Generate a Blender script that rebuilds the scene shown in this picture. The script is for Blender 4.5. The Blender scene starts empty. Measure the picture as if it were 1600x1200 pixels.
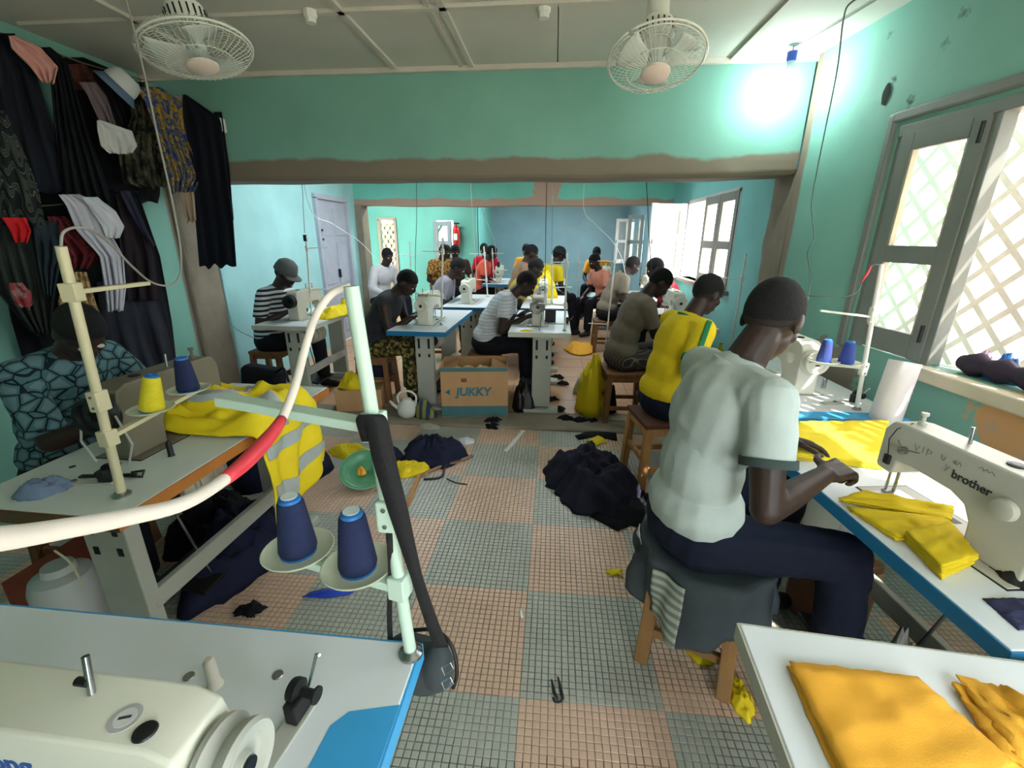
import bpy, bmesh, math, random
import numpy as np
from mathutils import Vector, Matrix, noise

SC = bpy.context.scene
COL = SC.collection
RAD = math.radians

# ------------------------------------------------------------------ camera
CAM_F, CAM_P, CAM_Y, CAM_R, CAM_H = 694.4, RAD(18.337), RAD(5.197), 0.0037, 1.544
_fw = Vector((-math.sin(CAM_Y) * math.cos(CAM_P), math.cos(CAM_Y) * math.cos(CAM_P), -math.sin(CAM_P)))
_r = Vector((math.cos(CAM_Y), math.sin(CAM_Y), 0.0))
_u = _r.cross(_fw)
CRT = _r * math.cos(CAM_R) + _u * math.sin(CAM_R)
CUP = _u * math.cos(CAM_R) - _r * math.sin(CAM_R)
CPOS = Vector((0, 0, CAM_H))
cam_data = bpy.data.cameras.new('camera')
cam = bpy.data.objects.new('camera', cam_data)
COL.objects.link(cam)
cam_data.sensor_fit = 'HORIZONTAL'
cam_data.sensor_width = 36.0
cam_data.lens = CAM_F / 1600.0 * 36.0
cam_data.clip_start = 0.02
cam.matrix_world = Matrix((
    (CRT.x, CUP.x, -_fw.x, 0), (CRT.y, CUP.y, -_fw.y, 0), (CRT.z, CUP.z, -_fw.z, CAM_H), (0, 0, 0, 1)))
SC.camera = cam

# ------------------------------------------------------------------ world, sun, exposure
SC.view_settings.view_transform = 'Standard'
SC.view_settings.look = 'None'
SC.view_settings.exposure = 0.75
SC.view_settings.gamma = 1.0
SC.view_settings.use_curve_mapping = False
world = bpy.data.worlds.new('sky')
SC.world = world
world.use_nodes = True
wn = world.node_tree
wn.nodes['Background'].inputs['Color'].default_value = (0.93, 0.97, 1.0, 1)
wn.nodes['Background'].inputs['Strength'].default_value = 7.2

def lamp(name, kind, loc, energy, color=(1, 1, 1), size=0.1, aim=None, sizey=None):
    d = bpy.data.lights.new(name, kind)
    d.energy = energy
    d.color = color
    if kind == 'POINT':
        d.shadow_soft_size = size
    if kind == 'AREA':
        d.shape = 'RECTANGLE'
        d.size = size
        d.size_y = sizey or size
    if kind == 'SUN':
        d.angle = size
    o = bpy.data.objects.new(name, d)
    COL.objects.link(o)
    o.location = loc
    if aim is not None:
        o.rotation_euler = Vector(aim).to_track_quat('-Z', 'Y').to_euler()
    return o

lamp('sun', 'SUN', (4, -2, 6), 10.0, (1.0, 0.93, 0.82), 0.01, (-0.53, 0.31, -0.78))
BULB = 85.0
lamp('rear_room_fill', 'AREA', (-1.7, 5.4, 2.55), 24.0, (0.86, 0.97, 1.0), 1.2, (-0.35, 0, -1), 0.25)  # unseen area lights added to brighten the rear rooms, no fixtures built
lamp('rear_room_fill', 'AREA', (0.2, 5.6, 2.55), 17.0, (0.9, 0.97, 1.0), 1.2, (0, 0, -1), 0.25)
lamp('rear_room_fill', 'AREA', (-0.2, 9.4, 2.55), 40.0, (0.75, 0.92, 1.0), 1.2, (0, 0, -1), 0.25)
lamp('rear_room_fill', 'AREA', (-2.4, 8.2, 2.5), 17.0, (0.9, 1.0, 0.95), 0.6, (0, 0, -1), 0.2)

# ------------------------------------------------------------------ pixel helpers (real depth)
def ray(u, v):
    return CRT * ((u - 800) / CAM_F) + CUP * ((600 - v) / CAM_F) + _fw
def at_z(u, v, z):
    d = ray(u, v)
    return CPOS + d * ((z - CAM_H) / d.z)
def at_y(u, v, y):
    d = ray(u, v)
    return CPOS + d * (y / d.y)
def at_x(u, v, x):
    d = ray(u, v)
    return CPOS + d * (x / d.x)
def at_d(u, v, k):
    return CPOS + ray(u, v) * k

# ------------------------------------------------------------------ materials
def lin(c):
    r = []
    for x in c[:3]:
        x = x / 255.0
        r.append(x / 12.92 if x <= 0.04045 else ((x + 0.055) / 1.055) ** 2.4)
    return (r[0], r[1], r[2], 1.0)

def nd(nt, kind, **kw):
    n = nt.nodes.new(kind)
    for k, v in kw.items():
        setattr(n, k, v)
    return n

_mats = {}
def M(name, rgb, rough=0.6, metal=0.0, var=0.08, scale=6.0, bump=0.0, bscale=80.0, spec=0.4, emit=0.0, stretch=None, trans=0.0):
    if name in _mats:
        return _mats[name]
    m = bpy.data.materials.new(name)
    m.use_nodes = True
    nt = m.node_tree
    b = nt.nodes['Principled BSDF']
    b.inputs['Roughness'].default_value = rough
    b.inputs['Metallic'].default_value = metal
    b.inputs['Specular IOR Level'].default_value = spec
    if trans:
        b.inputs['Transmission Weight'].default_value = trans
    c = lin(rgb)
    if emit:
        b.inputs['Emission Color'].default_value = c
        b.inputs['Emission Strength'].default_value = emit
    tc = nd(nt, 'ShaderNodeTexCoord')
    src = tc.outputs['Object']
    if stretch:
        mp = nd(nt, 'ShaderNodeMapping')
        mp.inputs['Scale'].default_value = stretch
        nt.links.new(src, mp.inputs['Vector'])
        src = mp.outputs['Vector']
    if var:
        n = nd(nt, 'ShaderNodeTexNoise')
        n.inputs['Scale'].default_value = scale
        n.inputs['Detail'].default_value = 4
        nt.links.new(src, n.inputs['Vector'])
        r = nd(nt, 'ShaderNodeValToRGB')
        r.color_ramp.elements[0].position = 0.3
        r.color_ramp.elements[1].position = 0.7
        r.color_ramp.elements[0].color = (c[0] * (1 - var), c[1] * (1 - var), c[2] * (1 - var), 1)
        r.color_ramp.elements[1].color = (min(1, c[0] * (1 + var)), min(1, c[1] * (1 + var)), min(1, c[2] * (1 + var)), 1)
        nt.links.new(n.outputs['Fac'], r.inputs['Fac'])
        nt.links.new(r.outputs['Color'], b.inputs['Base Color'])
    else:
        b.inputs['Base Color'].default_value = c
    if bump:
        n2 = nd(nt, 'ShaderNodeTexNoise')
        n2.inputs['Scale'].default_value = bscale
        n2.inputs['Detail'].default_value = 3
        nt.links.new(src, n2.inputs['Vector'])
        bp = nd(nt, 'ShaderNodeBump')
        bp.inputs['Strength'].default_value = bump
        bp.inputs['Distance'].default_value = 0.01
        nt.links.new(n2.outputs['Fac'], bp.inputs['Height'])
        nt.links.new(bp.outputs['Normal'], b.inputs['Normal'])
    _mats[name] = m
    return m

def MP(name, cols, kind='blobs', scale=12.0, rough=0.85, stretch=(1, 1, 1), rot=(0, 0, 0), distort=2.0, stops=None):
    """cloth print: several flat colours laid out by noise, cells or bands"""
    if name in _mats:
        return _mats[name]
    m = bpy.data.materials.new(name)
    m.use_nodes = True
    nt = m.node_tree
    b = nt.nodes['Principled BSDF']
    b.inputs['Roughness'].default_value = rough
    b.inputs['Specular IOR Level'].default_value = 0.2
    tc = nd(nt, 'ShaderNodeTexCoord')
    mp = nd(nt, 'ShaderNodeMapping')
    mp.inputs['Scale'].default_value = stretch
    mp.inputs['Rotation'].default_value = rot
    nt.links.new(tc.outputs['Object'], mp.inputs['Vector'])
    if kind == 'bands':
        t = nd(nt, 'ShaderNodeTexWave')
        t.inputs['Scale'].default_value = scale
        t.inputs['Distortion'].default_value = distort
        t.inputs['Detail'].default_value = 1
        out = t.outputs['Fac']
    elif kind == 'cells':
        t = nd(nt, 'ShaderNodeTexVoronoi')
        t.inputs['Scale'].default_value = scale
        t.feature = 'F1'
        out = t.outputs['Distance']
    elif kind == 'edges':
        t = nd(nt, 'ShaderNodeTexVoronoi')
        t.inputs['Scale'].default_value = scale
        t.feature = 'DISTANCE_TO_EDGE'
        out = t.outputs['Distance']
    else:
        t = nd(nt, 'ShaderNodeTexNoise')
        t.inputs['Scale'].default_value = scale
        t.inputs['Detail'].default_value = 2
        out = t.outputs['Fac']
    nt.links.new(mp.outputs['Vector'], t.inputs['Vector'])
    r = nd(nt, 'ShaderNodeValToRGB')
    r.color_ramp.interpolation = 'CONSTANT'
    el = r.color_ramp.elements
    n = len(cols)
    if stops is None:
        stops = [0.0] + [0.36 + 0.28 * i / max(1, n - 1) for i in range(1, n)]
    while len(el) < n:
        el.new(0.9)
    for i, cc in enumerate(cols):
        el[i].position = stops[i]
        el[i].color = lin(cc)
    nt.links.new(out, r.inputs['Fac'])
    nt.links.new(r.outputs['Color'], b.inputs['Base Color'])
    _mats[name] = m
    return m

def paint(name, rgb, spots=(), band=None, band_col=(128, 120, 108), rough=0.7, grime=0.10):
    """wall paint; spots = [(centre, radius, colour)] bare or stained plaster, band = (axis, sign, limit, wobble) raw cement beyond a limit"""
    m = bpy.data.materials.new(name)
    m.use_nodes = True
    nt = m.node_tree
    b = nt.nodes['Principled BSDF']
    b.inputs['Roughness'].default_value = rough
    b.inputs['Specular IOR Level'].default_value = 0.3
    geo = nd(nt, 'ShaderNodeNewGeometry')
    pos = geo.outputs['Position']
    c = lin(rgb)
    n = nd(nt, 'ShaderNodeTexNoise')
    n.inputs['Scale'].default_value = 2.2
    n.inputs['Detail'].default_value = 6
    nt.links.new(pos, n.inputs['Vector'])
    r = nd(nt, 'ShaderNodeValToRGB')
    r.color_ramp.elements[0].position = 0.3
    r.color_ramp.elements[1].position = 0.7
    r.color_ramp.elements[0].color = tuple(x * (1 - grime) for x in c[:3]) + (1,)
    r.color_ramp.elements[1].color = tuple(min(1, x * (1 + grime * 0.6)) for x in c[:3]) + (1,)
    nt.links.new(n.outputs['Fac'], r.inputs['Fac'])
    col = r.outputs['Color']
    n3 = nd(nt, 'ShaderNodeTexNoise')
    n3.inputs['Scale'].default_value = 7.0
    n3.inputs['Detail'].default_value = 6
    n3.inputs['Roughness'].default_value = 0.65
    nt.links.new(pos, n3.inputs['Vector'])
    def mixin(col, fac, colour):
        mx = nd(nt, 'ShaderNodeMix', data_type='RGBA')
        nt.links.new(fac, mx.inputs['Factor'])
        nt.links.new(col, mx.inputs[6])
        mx.inputs[7].default_value = lin(colour)
        return mx.outputs[2]
    def less(sock, lim):
        q = nd(nt, 'ShaderNodeMapRange')
        q.inputs['From Min'].default_value = lim - 0.012
        q.inputs['From Max'].default_value = lim + 0.012
        q.inputs['To Min'].default_value = 1
        q.inputs['To Max'].default_value = 0
        nt.links.new(sock, q.inputs['Value'])
        return q.outputs['Result']
    n4 = nd(nt, 'ShaderNodeTexNoise')
    n4.inputs['Scale'].default_value = 45.0
    n4.inputs['Detail'].default_value = 4
    nt.links.new(pos, n4.inputs['Vector'])
    for ctr, rad, cc in spots:
        d = nd(nt, 'ShaderNodeVectorMath', operation='DISTANCE')
        nt.links.new(pos, d.inputs[0])
        d.inputs[1].default_value = ctr
        a = nd(nt, 'ShaderNodeMath', operation='MULTIPLY_ADD')
        nt.links.new((n3 if rad > .09 else n4).outputs['Fac'], a.inputs[0])
        a.inputs[1].default_value = rad * (1.6 if rad > .09 else 3.0)
        nt.links.new(d.outputs['Value'], a.inputs[2])
        col = mixin(col, less(a.outputs[0], rad + rad * (0.8 if rad > .09 else 1.0)), cc)
    for bd in (band or ()):
        ax, sg, lim, wob = bd
        sp = nd(nt, 'ShaderNodeSeparateXYZ')
        nt.links.new(pos, sp.inputs[0])
        a = nd(nt, 'ShaderNodeMath', operation='MULTIPLY_ADD')
        nb = nd(nt, 'ShaderNodeTexNoise')
        nb.inputs['Scale'].default_value = 2.6
        nb.inputs['Detail'].default_value = 5
        nt.links.new(pos, nb.inputs['Vector'])
        nt.links.new(nb.outputs['Fac'], a.inputs[0])
        a.inputs[1].default_value = wob * sg
        nt.links.new(sp.outputs[ax], a.inputs[2])
        m2 = nd(nt, 'ShaderNodeMath', operation='MULTIPLY')
        nt.links.new(a.outputs[0], m2.inputs[0])
        m2.inputs[1].default_value = sg
        col = mixin(col, less(m2.outputs[0], (lim + wob * sg * 0.5) * sg), band_col)
    nt.links.new(col, b.inputs['Base Color'])
    bp = nd(nt, 'ShaderNodeBump')
    bp.inputs['Strength'].default_value = 0.25
    bp.inputs['Distance'].default_value = 0.01
    nt.links.new(n3.outputs['Fac'], bp.inputs['Height'])
    nt.links.new(bp.outputs['Normal'], b.inputs['Normal'])
    return m

def glass(name, tint=(235, 240, 238), opacity=0.25):
    m = bpy.data.materials.new(name)
    m.use_nodes = True
    nt = m.node_tree
    nt.nodes.clear()
    out = nd(nt, 'ShaderNodeOutputMaterial')
    tr = nd(nt, 'ShaderNodeBsdfTransparent')
    df = nd(nt, 'ShaderNodeBsdfPrincipled')
    df.inputs['Base Color'].default_value = lin(tint)
    df.inputs['Roughness'].default_value = 0.15
    mx = nd(nt, 'ShaderNodeMixShader')
    mx.inputs[0].default_value = opacity
    nt.links.new(tr.outputs[0], mx.inputs[1])
    nt.links.new(df.outputs[0], mx.inputs[2])
    nt.links.new(mx.outputs[0], out.inputs[0])
    return m

# ------------------------------------------------------------------ mesh building
class MB:
    def __init__(s):
        s.v, s.f, s.mi = [], [], []
    def add(s, vs, fs, mi=0):
        o = len(s.v)
        s.v.extend(tuple(q) for q in vs)
        for f in fs:
            s.f.append(tuple(i + o for i in f))
            s.mi.append(mi)
        return s
    def box(s, c, d, rot=None, mi=0):
        x, y, z = d[0] / 2, d[1] / 2, d[2] / 2
        vs = [Vector((a, b, e)) for e in (-z, z) for b in (-y, y) for a in (-x, x)]
        if rot is not None:
            vs = [rot @ q for q in vs]
        c = Vector(c)
        s.add([q + c for q in vs], [(0, 2, 3, 1), (4, 5, 7, 6), (0, 1, 5, 4), (2, 6, 7, 3), (0, 4, 6, 2), (1, 3, 7, 5)], mi)
        return s
    def beam(s, p0, p1, w, h, up=(0, 0, 1), mi=0):
        p0, p1 = Vector(p0), Vector(p1)
        d = (p1 - p0)
        L = d.length
        d.normalize()
        up = Vector(up)
        sd = d.cross(up)
        if sd.length < 1e-4:
            sd = d.cross(Vector((1, 0, 0)))
        sd.normalize()
        u2 = sd.cross(d)
        R = Matrix((sd, d, u2)).transposed()
        return s.box((p0 + p1) / 2, (w, L, h), R, mi)
    def cyl(s, p0, p1, r0, r1=None, n=14, mi=0):
        return s.tube([p0, p1], [r0, r0 if r1 is None else r1], n, mi)
    def tube(s, pts, r, n=8, mi=0):
        pts = [Vector(p) for p in pts]
        rs = r if isinstance(r, (list, tuple)) else [r] * len(pts)
        rings = []
        prev = None
        for i, p in enumerate(pts):
            a = pts[max(0, i - 1)]
            b = pts[min(len(pts) - 1, i + 1)]
            d = (b - a).normalized()
            if prev is None:
                q = d.cross(Vector((0, 0, 1)))
                if q.length < 1e-3:
                    q = d.cross(Vector((1, 0, 0)))
                q.normalize()
            else:
                q = prev - d * prev.dot(d)
                if q.length < 1e-5:
                    q = d.orthogonal()
                q.normalize()
            prev = q
            w = d.cross(q)
            rings.append([p + (q * math.cos(2 * math.pi * k / n) + w * math.sin(2 * math.pi * k / n)) * rs[i] for k in range(n)])
        vs = [q for rg in rings for q in rg]
        fs = []
        for i in range(len(rings) - 1):
            for k in range(n):
                fs.append((i * n + k, i * n + (k + 1) % n, (i + 1) * n + (k + 1) % n, (i + 1) * n + k))
        fs.append(tuple(range(n - 1, -1, -1)))
        fs.append(tuple((len(rings) - 1) * n + k for k in range(n)))
        return s.add(vs, fs, mi)
    def lathe(s, prof, c=(0, 0, 0), axis=None, n=24, mi=0, closed=False, caps=True):
        """prof = [(r, h)...] turned about axis through c"""
        R = Vector((0, 0, 1)).rotation_difference(Vector(axis or (0, 0, 1))).to_matrix()
        c = Vector(c)
        vs = []
        for r, h in prof:
            for k in range(n):
                a = 2 * math.pi * k / n
                vs.append(R @ Vector((r * math.cos(a), r * math.sin(a), h)) + c)
        fs = []
        m = len(prof)
        for i in range(m if closed else m - 1):
            j = (i + 1) % m
            for k in range(n):
                fs.append((i * n + k, i * n + (k + 1) % n, j * n + (k + 1) % n, j * n + k))
        if not closed and caps:
            if prof[0][0] > 1e-5:
                fs.append(tuple(range(n - 1, -1, -1)))
            if prof[-1][0] > 1e-5:
                fs.append(tuple((m - 1) * n + k for k in range(n)))
        return s.add(vs, fs, mi)
    def prism(s, poly, fn, mi=0):
        """poly 2D outline; fn(a, b, t) -> 3D for t in 0, 1"""
        n = len(poly)
        vs = [fn(a, b, 0) for a, b in poly] + [fn(a, b, 1) for a, b in poly]
        fs = [tuple(range(n - 1, -1, -1)), tuple(range(n, 2 * n))]
        fs += [(i, (i + 1) % n, n + (i + 1) % n, n + i) for i in range(n)]
        return s.add(vs, fs, mi)
    def grid(s, nx, ny, fn, mi=0):
        vs = [fn(i / nx, j / ny) for j in range(ny + 1) for i in range(nx + 1)]
        fs = [(j * (nx + 1) + i, j * (nx + 1) + i + 1, (j + 1) * (nx + 1) + i + 1, (j + 1) * (nx + 1) + i) for j in range(ny) for i in range(nx)]
        return s.add(vs, fs, mi)
    def mesh(s, name, mats, off=None):
        me = bpy.data.meshes.new(name)
        vs = s.v
        if off is not None:
            vs = [(a[0] - off[0], a[1] - off[1], a[2] - off[2]) for a in vs]
        me.from_pydata(vs, [], s.f)
        for m in mats if isinstance(mats, (list, tuple)) else [mats]:
            me.materials.append(m)
        if isinstance(mats, (list, tuple)) and len(mats) > 1:
            me.polygons.foreach_set('material_index', s.mi)
        bm = bmesh.new()
        bm.from_mesh(me)
        bmesh.ops.recalc_face_normals(bm, faces=bm.faces)
        bm.to_mesh(me)
        bm.free()
        return me
    def build(s, name, mats, parent=None, world=False, smooth=False, bevel=0.0, solid=0.0, sub=0, seg=2):
        off = None
        if world and parent is not None:
            off = parent.location
        return link(name, s.mesh(name, mats, off), parent, smooth, bevel, solid, sub, seg)

def link(name, me, parent=None, smooth=False, bevel=0.0, solid=0.0, sub=0, seg=2):
    o = bpy.data.objects.new(name, me)
    COL.objects.link(o)
    if parent is not None:
        o.parent = parent
    if smooth:
        me.polygons.foreach_set('use_smooth', [True] * len(me.polygons))
        if smooth != 'all':
            try:
                me.set_sharp_from_angle(angle=RAD(40))
            except Exception:
                pass
    if solid:
        md = o.modifiers.new('solid', 'SOLIDIFY')
        md.thickness = solid
        md.offset = 0
    if bevel:
        md = o.modifiers.new('bevel', 'BEVEL')
        md.width = bevel
        md.segments = seg
        md.limit_method = 'ANGLE'
        md.angle_limit = RAD(35)
    if sub:
        md = o.modifiers.new('sub', 'SUBSURF')
        md.levels = sub
        md.render_levels = sub
    return o

def tag(o, label=None, cat=None, group=None, kind=None):
    if label:
        o['label'] = label
    if cat:
        o['category'] = cat
    if group:
        o['group'] = group
    if kind:
        o['kind'] = kind
    return o

def thing(name, label, cat, loc=(0, 0, 0), rz=0.0, group=None):
    o = bpy.data.objects.new(name, None)
    o.empty_display_size = 0.1
    COL.objects.link(o)
    o.location = loc
    o.rotation_euler = (0, 0, rz)
    return tag(o, label, cat, group)

def kids(o):
    return [c for c in bpy.data.objects if c.parent == o]

def dup(o, parent=None):
    c = o.copy()
    COL.objects.link(c)
    c.parent = parent
    for ch in kids(o):
        dup(ch, c)
    return c

def curve_pts(pts, n=8):
    """Catmull-Rom through points"""
    P = [Vector(p) for p in pts]
    P = [P[0] * 2 - P[1]] + P + [P[-1] * 2 - P[-2]]
    out = []
    for i in range(1, len(P) - 2):
        for k in range(n):
            t = k / n
            a, b, c, d = P[i - 1], P[i], P[i + 1], P[i + 2]
            out.append(0.5 * ((2 * b) + (c - a) * t + (2 * a - 5 * b + 4 * c - d) * t * t + (3 * b - a - 3 * c + d) * t ** 3))
    out.append(P[-2])
    return out

def text(string, size, mat, parent, loc, xdir, ydir, name='lettering', extrude=0.0006, shear=0.0, bold=0.0):
    cu = bpy.data.curves.new(name, 'FONT')
    cu.body = string
    cu.size = size
    cu.extrude = extrude
    cu.shear = shear
    cu.offset = bold
    cu.align_x = 'CENTER'
    cu.align_y = 'CENTER'
    t = bpy.data.objects.new(name, cu)
    COL.objects.link(t)
    dg = bpy.context.evaluated_depsgraph_get()
    me = bpy.data.meshes.new_from_object(t.evaluated_get(dg))
    bpy.data.objects.remove(t)
    me.materials.clear()
    me.materials.append(mat)
    o = bpy.data.objects.new(name, me)
    COL.objects.link(o)
    x, y = Vector(xdir).normalized(), Vector(ydir).normalized()
    z = x.cross(y)
    o.parent = parent
    o.matrix_local = Matrix(((x.x, y.x, z.x, loc[0]), (x.y, y.y, z.y, loc[1]), (x.z, y.z, z.z, loc[2]), (0, 0, 0, 1)))
    return o

# blobs: tapered capsules and ellipsoids merged into one continuous skin
def capsule(p0, r0, p1, r1, n=12):
    p0, p1 = Vector(p0), Vector(p1)
    d = p1 - p0
    L = max(d.length, 1e-5)
    d = d / L if d.length > 1e-5 else Vector((0, 0, 1))
    q = d.orthogonal().normalized()
    w = d.cross(q)
    pts = []
    for a in (-90, -60, -30, 0):
        pts.append((p0 + d * (r0 * math.sin(RAD(a))), r0 * math.cos(RAD(a))))
    for a in (0, 30, 60, 90):
        pts.append((p1 + d * (r1 * math.sin(RAD(a))), r1 * math.cos(RAD(a))))
    vs = [pts[0][0]]
    for c, r in pts[1:-1]:
        vs += [c + (q * math.cos(2 * math.pi * k / n) + w * math.sin(2 * math.pi * k / n)) * r for k in range(n)]
    vs.append(pts[-1][0])
    fs = [(0, 1 + (k + 1) % n, 1 + k) for k in range(n)]
    m = len(pts) - 2
    for i in range(m - 1):
        for k in range(n):
            fs.append((1 + i * n + k, 1 + i * n + (k + 1) % n, 1 + (i + 1) * n + (k + 1) % n, 1 + (i + 1) * n + k))
    e = len(vs) - 1
    fs += [(e, 1 + (m - 1) * n + k, 1 + (m - 1) * n + (k + 1) % n) for k in range(n)]
    return vs, fs

def ellipsoid(c, r, R=None, n=16, m=10):
    R = R or Matrix.Identity(3)
    c = Vector(c)
    vs = [c + R @ Vector((0, 0, -r[2]))]
    for j in range(1, m):
        a = -math.pi / 2 + math.pi * j / m
        for k in range(n):
            t = 2 * math.pi * k / n
            vs.append(c + R @ Vector((r[0] * math.cos(a) * math.cos(t), r[1] * math.cos(a) * math.sin(t), r[2] * math.sin(a))))
    vs.append(c + R @ Vector((0, 0, r[2])))
    fs = [(0, 1 + (k + 1) % n, 1 + k) for k in range(n)]
    for j in range(m - 2):
        for k in range(n):
            fs.append((1 + j * n + k, 1 + j * n + (k + 1) % n, 1 + (j + 1) * n + (k + 1) % n, 1 + (j + 1) * n + k))
    e = len(vs) - 1
    fs += [(e, 1 + (m - 2) * n + k, 1 + (m - 2) * n + (k + 1) % n) for k in range(n)]
    return vs, fs

def blob(name, shapes, mat, parent, voxel=0.01, smooth=4, wrinkle=0.0, wscale=9.0, stretch=(1, 1, 1), world=False, post=None):
    b = MB()
    for vs, fs in shapes:
        b.add(vs, fs)
    me = b.mesh('tmp', [], parent.location if (world and parent) else None)
    t = bpy.data.objects.new('tmp', me)
    COL.objects.link(t)
    md = t.modifiers.new('r', 'REMESH')
    md.mode = 'VOXEL'
    md.voxel_size = voxel
    md.adaptivity = 0.0
    if smooth:
        ms = t.modifiers.new('s', 'SMOOTH')
        ms.iterations = smooth
        ms.factor = 0.5
    dg = bpy.context.evaluated_depsgraph_get()
    out = bpy.data.meshes.new_from_object(t.evaluated_get(dg))
    bpy.data.objects.remove(t)
    bpy.data.meshes.remove(me)
    out.name = name
    if wrinkle or post:
        n = len(out.vertices)
        co = np.empty(n * 3, 'f')
        no = np.empty(n * 3, 'f')
        out.vertices.foreach_get('co', co)
        out.vertex_normals.foreach_get('vector', no)
        co = co.reshape(-1, 3)
        no = no.reshape(-1, 3)
        if wrinkle:
            for i in range(n):
                c = co[i]
                p = Vector((float(c[0]) * wscale * stretch[0], float(c[1]) * wscale * stretch[1], float(c[2]) * wscale * stretch[2]))
                q = noise.noise(p) * 1.0
                h = 1 - abs(noise.noise(p * 1.7 + Vector((3.1, 7.7, 1.3)))) * 2
                co[i] += no[i] * (wrinkle * (0.6 * q + 0.5 * h - 0.3))
        if post:
            post(co, no)
        out.vertices.foreach_set('co', co.ravel())
        out.update()
    out.materials.clear()
    out.materials.append(mat)
    return link(name, out, parent, 'all')
# ------------------------------------------------------------------ shared materials
TURQ = (128, 181, 168)
m_wallf = paint('wall_paint_front', TURQ, band=[(2, 1, 2.075, 0.13)], band_col=(132, 122, 108))
m_walll = paint('wall_paint_left', TURQ, band=[(1, -1, 3.40, 0.03)], band_col=(138, 128, 116))
WX0, WSL = 1.597, 0.10
def wall_x(y):
    return WX0 + WSL * (3.42 - y) if y < 3.42 else WX0 + 0.04 * (y - 3.42)
_p = lambda u, v: tuple(at_x(u, v, wall_x(2.0)))
m_wallr = paint('wall_paint_right', TURQ, spots=[
    ((wall_x(1.55), 1.55, 0.80), 0.30, (205, 160, 110)), ((wall_x(1.30), 1.30, 0.78), 0.34, (200, 150, 105)),
    ((wall_x(1.80), 1.80, 0.83), 0.05, (190, 160, 130)), ((wall_x(1.66), 1.66, 0.76), 0.05, (190, 160, 130)),
    ((wall_x(2.45), 2.45, 2.45), 0.03, (98, 132, 120)), ((wall_x(2.75), 2.75, 2.30), 0.02, (60, 75, 66)),
    ((wall_x(2.62), 2.62, 2.17), 0.03, (60, 75, 66)), ((wall_x(2.85), 2.85, 2.52), 0.02, (60, 75, 66)),
    ((wall_x(2.50), 2.50, 2.36), 0.025, (98, 132, 120)),
    ((wall_x(2.75), 2.75, 0.72), 0.26, (140, 130, 118))],
    band=[(1, -1, 3.36, 0.05)], band_col=(138, 126, 112))
m_wallmid = paint('wall_paint_middle_room', (160, 208, 211))  # middle room's cooler light is put into the turquoise base colour
m_wallmidr = paint('wall_paint_middle_right', (120, 190, 190))
m_wallsec = paint('wall_paint_second_opening', (118, 200, 186), band=[(2, 1, 2.10, 0.16)], band_col=(176, 150, 135),
                  spots=[((-0.15, 7.33, 2.25), 0.22, (176, 150, 135))])
m_wallfar = paint('wall_paint_far', (132, 164, 174))  # bluer than the far left wall: its light is put into the colour
m_wallfarl = paint('wall_paint_far_left', (110, 178, 168))
m_cement = M('raw_cement', (140, 130, 116), 0.9, var=0.14, scale=5, bump=0.5, bscale=25)
m_ceil = M('ceiling_board', (206, 204, 196), 0.8, var=0.06, scale=1.5)
m_batten = M('ceiling_batten', (205, 200, 190), 0.7, var=0.05)
m_tileA = M('mosaic_pink', (214, 182, 160), 0.38, var=0.08, scale=3, spec=0.5)
m_tileB = M('mosaic_grey', (176, 178, 170), 0.38, var=0.08, scale=3, spec=0.5)
m_grout = M('mosaic_grout', (158, 142, 126), 0.8, var=0.1)
m_brownA = M('brown_floor', (198, 156, 124), 0.32, var=0.10, scale=2.0, spec=0.5)
m_white = M('white_gloss_paint', (226, 226, 220), 0.4, var=0.03)
m_grey = M('grey_window_paint', (122, 126, 122), 0.5, var=0.06)
m_greyblue = M('pale_grey_door_paint', (176, 180, 196), 0.5, var=0.05)
m_black = M('black_plastic', (20, 20, 22), 0.5, var=0.05)
m_darkmetal = M('dark_metal', (52, 52, 54), 0.4, 0.7, var=0.1)
m_steel = M('steel', (170, 172, 174), 0.25, 1.0, var=0.05)
m_glass = glass('window_glass', (236, 240, 240), 0.10)
m_dirtyglass = glass('dusty_window_glass', (205, 208, 206), 0.45)

YF0, YF1 = 3.45, 3.78       # the cut front wall
YS0, YS1 = 7.35, 7.60       # second opening
ZC = 2.62
XL = -2.97

# ------------------------------------------------------------------ floors
fl = MB().box((-0.6, 1.2, -0.061), (5.4, 4.6, 0.10)).build('floor', m_grout)
tag(fl, kind='structure')
S, PITCH = 0.50, 0.025
X0, Y0 = -0.573, 1.139
rng = random.Random(4)
cells = []
nx0, nx1 = int((XL - X0) / PITCH) - 1, int((2.0 - X0) / PITCH)
ny0, ny1 = int((0.1 - Y0) / PITCH), int((3.44 - Y0) / PITCH)
for i in range(nx0, nx1):
    for j in range(ny0, ny1):
        x, y = X0 + (i + .5) * PITCH, Y0 + (j + .5) * PITCH
        bi, bj = math.floor(i / 20), math.floor(j / 20)
        cells.append((x, y, (bi + bj) % 2))
def seen(x, y):
    d = Vector((x, y, 0)) - CPOS
    k = d.dot(_fw)
    u = 800 + CAM_F * d.dot(CRT) / k
    v = 600 - CAM_F * d.dot(CUP) / k
    return 705 < u < 1120 and v < 1185, k
near = sorted((seen(x, y)[1], x, y, c) for x, y, c in cells if seen(x, y)[0] and y > 0.9)[:300]
nearset = {(round(x, 4), round(y, 4)) for _, x, y, c in near}
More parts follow.
